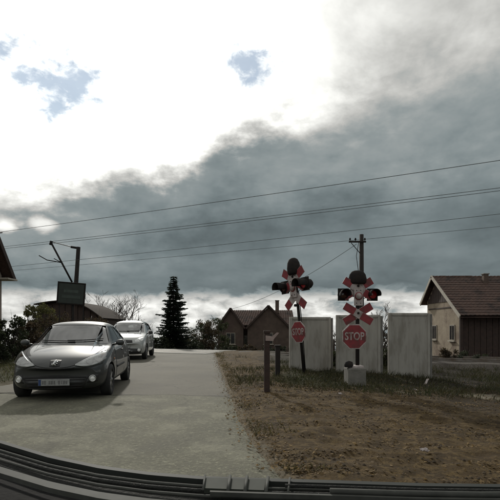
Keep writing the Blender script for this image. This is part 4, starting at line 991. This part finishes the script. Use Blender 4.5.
for i, (u, v, Y_, rx, lab) in enumerate(((232, 346, 30, .9, 'low dark bush before the left gable of the far house'), (252, 345, 28, 1.0, 'low dark bush before the middle of the far house'), (275, 346, 26, 1.0, 'low dark bush before the right gable of the far house'),
        (384, 338, 17, .35, 'scrubby bush filling the gap beside the end fence panel'), (470, 352, 20.5, .8, 'low dark bush before the plank wall of the plastered house'), (448, 348, 20.0, .5, 'scrubby bush below the gable window of the plastered house'), (334, 350, 16.5, .3, 'scrubby bush filling the gap left of the pedestal signal'))):
    p = P3(u, v, Y_); bush(lab, p.x, Y_, rx, rx*.8, p.z-gh(p.x, Y_), (lg_dark, lg_brn, lg_dark, lg_mid, lg_dark, lg_brn, lg_mid)[i], 80+i, 1800, .05)
# far wood
rg = random.Random(99); mb = MB()
for i in range(90):
    x = rg.uniform(-110, 130); y = rg.uniform(105, 150); hh = rg.uniform(4.0, 7.0); g = float(base_h(np.array([x]), np.array([y]))[0])
    if -45 < x < -18 and rg.random() < .6: hh *= .6
    for k_ in range(110):
        a = rg.uniform(0, 6.28); z = rg.random()**.7; r = 2.6*math.sqrt(rg.random())*(1-(z-.45)**2*2.2); leafquad(mb, Vector((x+math.cos(a)*r, y+math.sin(a)*r, g+z*hh)), rg.uniform(.3, .6), rg)
tag(mb.build('far_wood', mat('leaf_far', (.07,.065,.05), (.05,.05,.038), .2, .9, island=.35), recalc=False), 'far dark wood along the valley behind the houses', 'wood', kind='stuff')

# grass tufts and fallen leaves
def scatter(nm, label, cat, n, area, m, fn, seed):
    rs = np.random.RandomState(seed); rg = random.Random(seed); x, y = area(rs, n); z = ground_h(x, y); mb = MB()
    for a, b, c in zip(x.tolist(), y.tolist(), z.tolist()): fn(mb, Vector((a, b, c)), rg)
    o = mb.build(nm, m, recalc=False); tag(o, label, cat, kind='stuff'); return o
def blade(mb, p, rg, h0=.04, h1=.18):
    hh = h0+(h1-h0)*rg.random()**1.6; a = rg.uniform(0, 6.28); w_ = .005+.004*rg.random(); d = Vector((math.cos(a), math.sin(a), 0)); ln_ = Vector((rg.gauss(0, .6), rg.gauss(0, .6), 0))*hh; b = p-Vector((0, 0, .01))
    mb.add([b-d*w_, b+d*w_, b+ln_*.4+Vector((0, 0, hh*.6))+d*w_*.7, b+ln_*.4+Vector((0, 0, hh*.6))-d*w_*.7, b+ln_+Vector((0, 0, hh))], [(0, 1, 2, 3), (3, 2, 4)])
def a_right(rs, n):
    x = rs.uniform(-.6, 9.0, n*5); y = rs.uniform(9.3, 19, n*5); v = fbm(x*1.1, y*1.1, 4)
    k_ = (x > edge_r(y)+.25) & (v+.16-np.abs(y-11.9)*.03-.05*(x > 6)-.10*(x < .6) > rs.uniform(-.05, .22, n*5)); return x[k_][:n], y[k_][:n]
def a_left(rs, n):
    y = rs.uniform(10, 22, n*3); x = edge_l(y)-.12-rs.rand(n*3)*5; k_ = x > -.60*y-.6; return x[k_][:n], y[k_][:n]
def a_edge(rs, n):
    y = 4+26*rs.rand(n*3)**1.3; x = edge_r(y)+.02+np.abs(rs.normal(0, .25, n*3)); v = fbm(x*2, y*2, 3); k_ = v > .04; return x[k_][:n], y[k_][:n]
grassm = mat('grass_blades', (.028,.036,.012), (.052,.044,.019), 2, .8, island=.5)
scatter('verge_grass', 'rough grass and weeds around the signal bases', 'grass', 17000, a_right, grassm, blade, 1)
def a_far(rs, n):
    x = rs.uniform(4.2, 13, n*3); y = rs.uniform(13, 21.5, n*3); v = fbm(x*.8, y*1.6, 4); k_ = (v+.05 > rs.uniform(-.1, .2, n*3)) & (y < 21.0-.41*(x-4)); return x[k_][:n], y[k_][:n]
scatter('yard_weeds', 'dark straggling weeds on the shade-tinted yard before the plastered house', 'weeds', 6000, a_far, mat('weed_dark', (.030,.034,.014), (.05,.042,.02), 2, .85, island=.5), lambda mb, p, rg: blade(mb, p, rg, .06, .32), 6)
scatter('bank_grass', 'short grass on the bank left of the cars', 'grass', 9000, a_left, mat('grass_left', (.060,.068,.024), (.08,.075,.034), 2, .8, island=.5), blade, 2)
scatter('edge_grass', 'sparse dry grass along the broken road edge', 'grass', 2500, a_edge, mat('grass_dry', (.10,.082,.036), (.06,.056,.024), 2, .8, island=.5), lambda mb, p, rg: blade(mb, p, rg, .02, .08), 5)
def a_dirt(rs, n):
    y = 3.6+10*rs.rand(n*2)**1.4; x = edge_r(y)+.02+rs.rand(n*2)**1.2*8; v = fbm(x*1.2+5, y*3.5, 3); k_ = v+.18 > rs.rand(n*2)*.4; return x[k_][:n], y[k_][:n]
def leaf(mb, p, rg):
    p = p+Vector((0, 0, .006)); s_ = .006+.024*rg.random()**1.6; n = Vector((rg.gauss(0, .35), rg.gauss(0, .35), 1)).normalized(); a = n.orthogonal().normalized(); a.rotate(Matrix.Rotation(rg.uniform(0, 6.28), 3, n)); b = n.cross(a)
    mb.add([p-a*s_, p-a*s_*.2+b*s_*.55, p+a*s_+n*.006, p-a*s_*.2-b*s_*.55], [(0, 1, 2), (0, 2, 3)])
scatter('fallen_leaves', 'dry brown leaves littering the bare soil', 'leaves', 16000, a_dirt, mat('dry_leaf', (.20,.135,.055), (.10,.066,.03), 3, .85, island=.5), leaf, 3)
def clod(mb, p, rg):
    r = .005+.020*rg.random()**3; p = p+Vector((0, 0, r*.1)); vs = []
    for v in ((0,0,.8), (1,0,0), (.5,.8,0), (-.5,.8,.1), (-1,0,0), (-.5,-.8,.1), (.5,-.8,0)): vs.append(p+Vector(v)*r*rg.uniform(.7, 1.15))
    mb.add(vs, [(0, i, i % 6+1) for i in range(1, 7)], True)
def a_spill(rs, n):
    y = 4+20*rs.rand(n)**1.4; return edge_r(y)+rs.normal(.06, .14, n), y
def spill(mb, p, rg):
    q = Vector((p.x, p.y, max(p.z, float(base_h(np.array([p.x]), np.array([p.y]))[0])+.024))); (leaf if rg.random() < .75 else clod)(mb, q, rg)
scatter('soil_clods', 'loose clods and small stones on the bare soil', 'soil', 7000, a_dirt, mat('clod_soil', (.07,.05,.028), (.045,.031,.018), 4, .95, island=.4), clod, 4)
scatter('edge_litter', 'leaf bits and crumbs of soil strewn over the road edge', 'leaves', 3500, a_spill, MATS['dry_leaf'], spill, 8)
# a few loose pale scraps
def scrap(label, x, y, s_, rz, m, name='paper_scrap', cat='litter', tilt_=12):
    o = MB(); n = 4; vs = []
    for j in range(n+1):
        for i in range(n+1): vs.append(((i/n-.5)*s_[0], (j/n-.5)*s_[1], .012*math.sin(i*1.7+j*2.3)+.01))
    fs = [(j*(n+1)+i, j*(n+1)+i+1, (j+1)*(n+1)+i+1, (j+1)*(n+1)+i) for j in range(n) for i in range(n)]
    o = o.add(vs, fs).build(name, m); o.modifiers.new('s', 'SOLIDIFY').thickness = .006
    o.location = (x, y, gh(x, y)+.03); o.rotation_euler = (R(tilt_), R(6), rz); tag(o, label, cat)
scrap('crumpled white paper scrap lying on the bare brown soil', (424-250)/F*4.9, 4.9, (.10, .05), R(20), white, tilt_=22)
scrap('pale stick-like scrap leaning on dark soil before the end panel', (426-250)/F*12.2, 12.2, (.06, .34), R(-40), white, 'plastic_strip', tilt_=35)
scrap('small pale scrap on the soil near the end panel', (416-250)/F*10.3, 10.3, (.09, .08), R(60), white, tilt_=18)
scrap('small white scrap in the weeds before the pedestal', (340-250)/F*8.7, 8.7, (.06, .06), R(10), white, tilt_=20)

# ------------------------------------------------------------------ the vehicle the picture is taken from: cowl, seals, wiper and dashboard
VC = [(-40, 427), (0, 440), (50, 455), (100, 465.5), (150, 472), (200, 476), (260, 478), (330, 480), (420, 483), (500, 484), (560, 483)]
def vline(u): return float(np.interp(u, [a for a, _ in VC], [b for _, b in VC]))
vh = empty('camera_vehicle', (0, .6, 0)); tag(vh, 'front of the viewing vehicle with dark cowl, parked wiper and black dashboard', 'vehicle')
US = [-40+12.5*i for i in range(49)]
def cp(u, dv, z): Y = F*(CAM_H-z)/(vline(u)-HZ+dv); return Vector(((u-250)/F*Y, Y-.6, z))
def ribbon(nm, d0, z0, d1, z1, m, th=.012, u0=-40, u1=560, par=vh):
    us = [u for u in US if u0 <= u <= u1]; vs, fs = [], []
    for u in us:
        a, b = cp(u, d0, z0), cp(u, d1, z1); vs += [a, b, b-Vector((0, 0, th)), a-Vector((0, 0, th))]
    for i in range(len(us)-1):
        for k_ in range(4): fs.append((i*4+k_, i*4+(k_+1) % 4, i*4+4+(k_+1) % 4, i*4+4+k_))
    fs += [(0, 1, 2, 3), tuple(len(vs)-4+k_ for k_ in range(4))]
    return MB().add(vs, fs).build(nm, m, par)
def seal(nm, dv, z, r, m, u0=-40, u1=560, par=vh): return MB().tube([cp(u, dv, z) for u in US if u0 <= u <= u1], r, 8).build(nm, m, par)
cowlg = mat('cowl_plastic', (.010,.011,.010), (.020,.021,.018), 60, .85, .8, 70); trim = mat('trim_grey', (.060,.062,.056), (.042,.044,.040), 30, .75, spec=.2); bonm = mat('bonnet_paint', (.028,.031,.028), (.020,.023,.021), 4, .7, spec=.2)
ribbon('bonnet_edge', 0, .985, 3, .985, bonm)
cw = ribbon('cowl', 3, .972, 31, .955, cowlg)
seal('cowl_seal', 10.5, .978, .0035, trim, par=cw); seal('cowl_seal', 20, .978, .0035, trim, par=cw)
seal('cowl_lip', 5.5, .976, .004, cowlg, par=cw); seal('cowl_lip', 15, .976, .005, cowlg, par=cw)
ribbon('windscreen_trim', 26.5, .990, 33, .990, trim, .01, u1=210)
ribbon('windscreen_trim', 14, .992, 15.5, .992, trim, .008, u0=200)
# vent housing with vertical ribs
for u in (205, 230, 247, 268, 290):
    a, b = cp(u, -1, .99), cp(u-2, 14, .99); MB().tube([a, b], .0022 if u in (205, 290) else .0035, 6).build('vent_rib', trim, cw)
for u0, u1 in ((206, 229), (248, 266), (231, 246)):
    vs = [cp(u0, 1, .986), cp(u1, 1, .986), cp(u1-2, 12, .986), cp(u0-2, 12, .986)]; vs += [v-Vector((0, 0, .01)) for v in vs]
    MB().add(vs, [(0,1,2,3), (4,5,6,7), (0,1,5,4), (1,2,6,5), (2,3,7,6), (3,0,4,7)]).build('vent_panel', mat('vent_grey', (.045,.050,.042), (.034,.038,.032), 20, .8, spec=.2), cw)
wp = MB().tube([cp(u, 7, .99) for u in US if u >= 285], .004, 8).build('wiper', cowlg, vh); MB().tube([cp(u, 11, .995) for u in (330, 400, 480, 555)], .006, 8).build('wiper_arm', trim, wp)
# dashboard and the hidden body under it
dm = mat('dashboard_black', (.006,.006,.0065), (.010,.010,.010), 25, .9, .3, 80, spec=.15)
vs, fs = [], []; us = US
for u in us:
    a = cp(u, 31, .945); vs += [a, Vector((a.x, min(a.y, -.25)-.02, .95)), Vector((a.x, -.32, .70)), Vector((a.x, a.y, .70))]
for i in range(len(us)-1):
    for k_ in range(4): fs.append((i*4+k_, i*4+(k_+1) % 4, i*4+4+(k_+1) % 4, i*4+4+k_))
fs += [(0, 1, 2, 3), tuple(len(vs)-4+k_ for k_ in range(4))]
MB().add(vs, fs).build('dashboard', dm, vh)
vs, fs = [], []
for u in us:
    a = cp(u, 0, .97); s_ = .62; vs += [Vector((a.x, a.y, .955)), Vector((a.x*1.02, a.y+.30, .80)), Vector((a.x*1.0, a.y+.62, .62)), Vector((a.x*.98, a.y+.68, .25)), Vector((a.x, a.y, .22))]
for i in range(len(us)-1):
    for k_ in range(5): fs.append((i*5+k_, i*5+(k_+1) % 5, i*5+5+(k_+1) % 5, i*5+5+k_))
fs += [(0, 1, 2, 3, 4), tuple(len(vs)-5+k_ for k_ in range(5))]
MB().add(vs, fs).build('bonnet', bonm, vh)
tyre_src = [o for o in carB.children if o.name.startswith('wheel')][0]
for x, yy in ((-.62, .78), (.55, .50)):
    wc = copy_tree(tyre_src, vh); wc.location = (x, yy, .31)
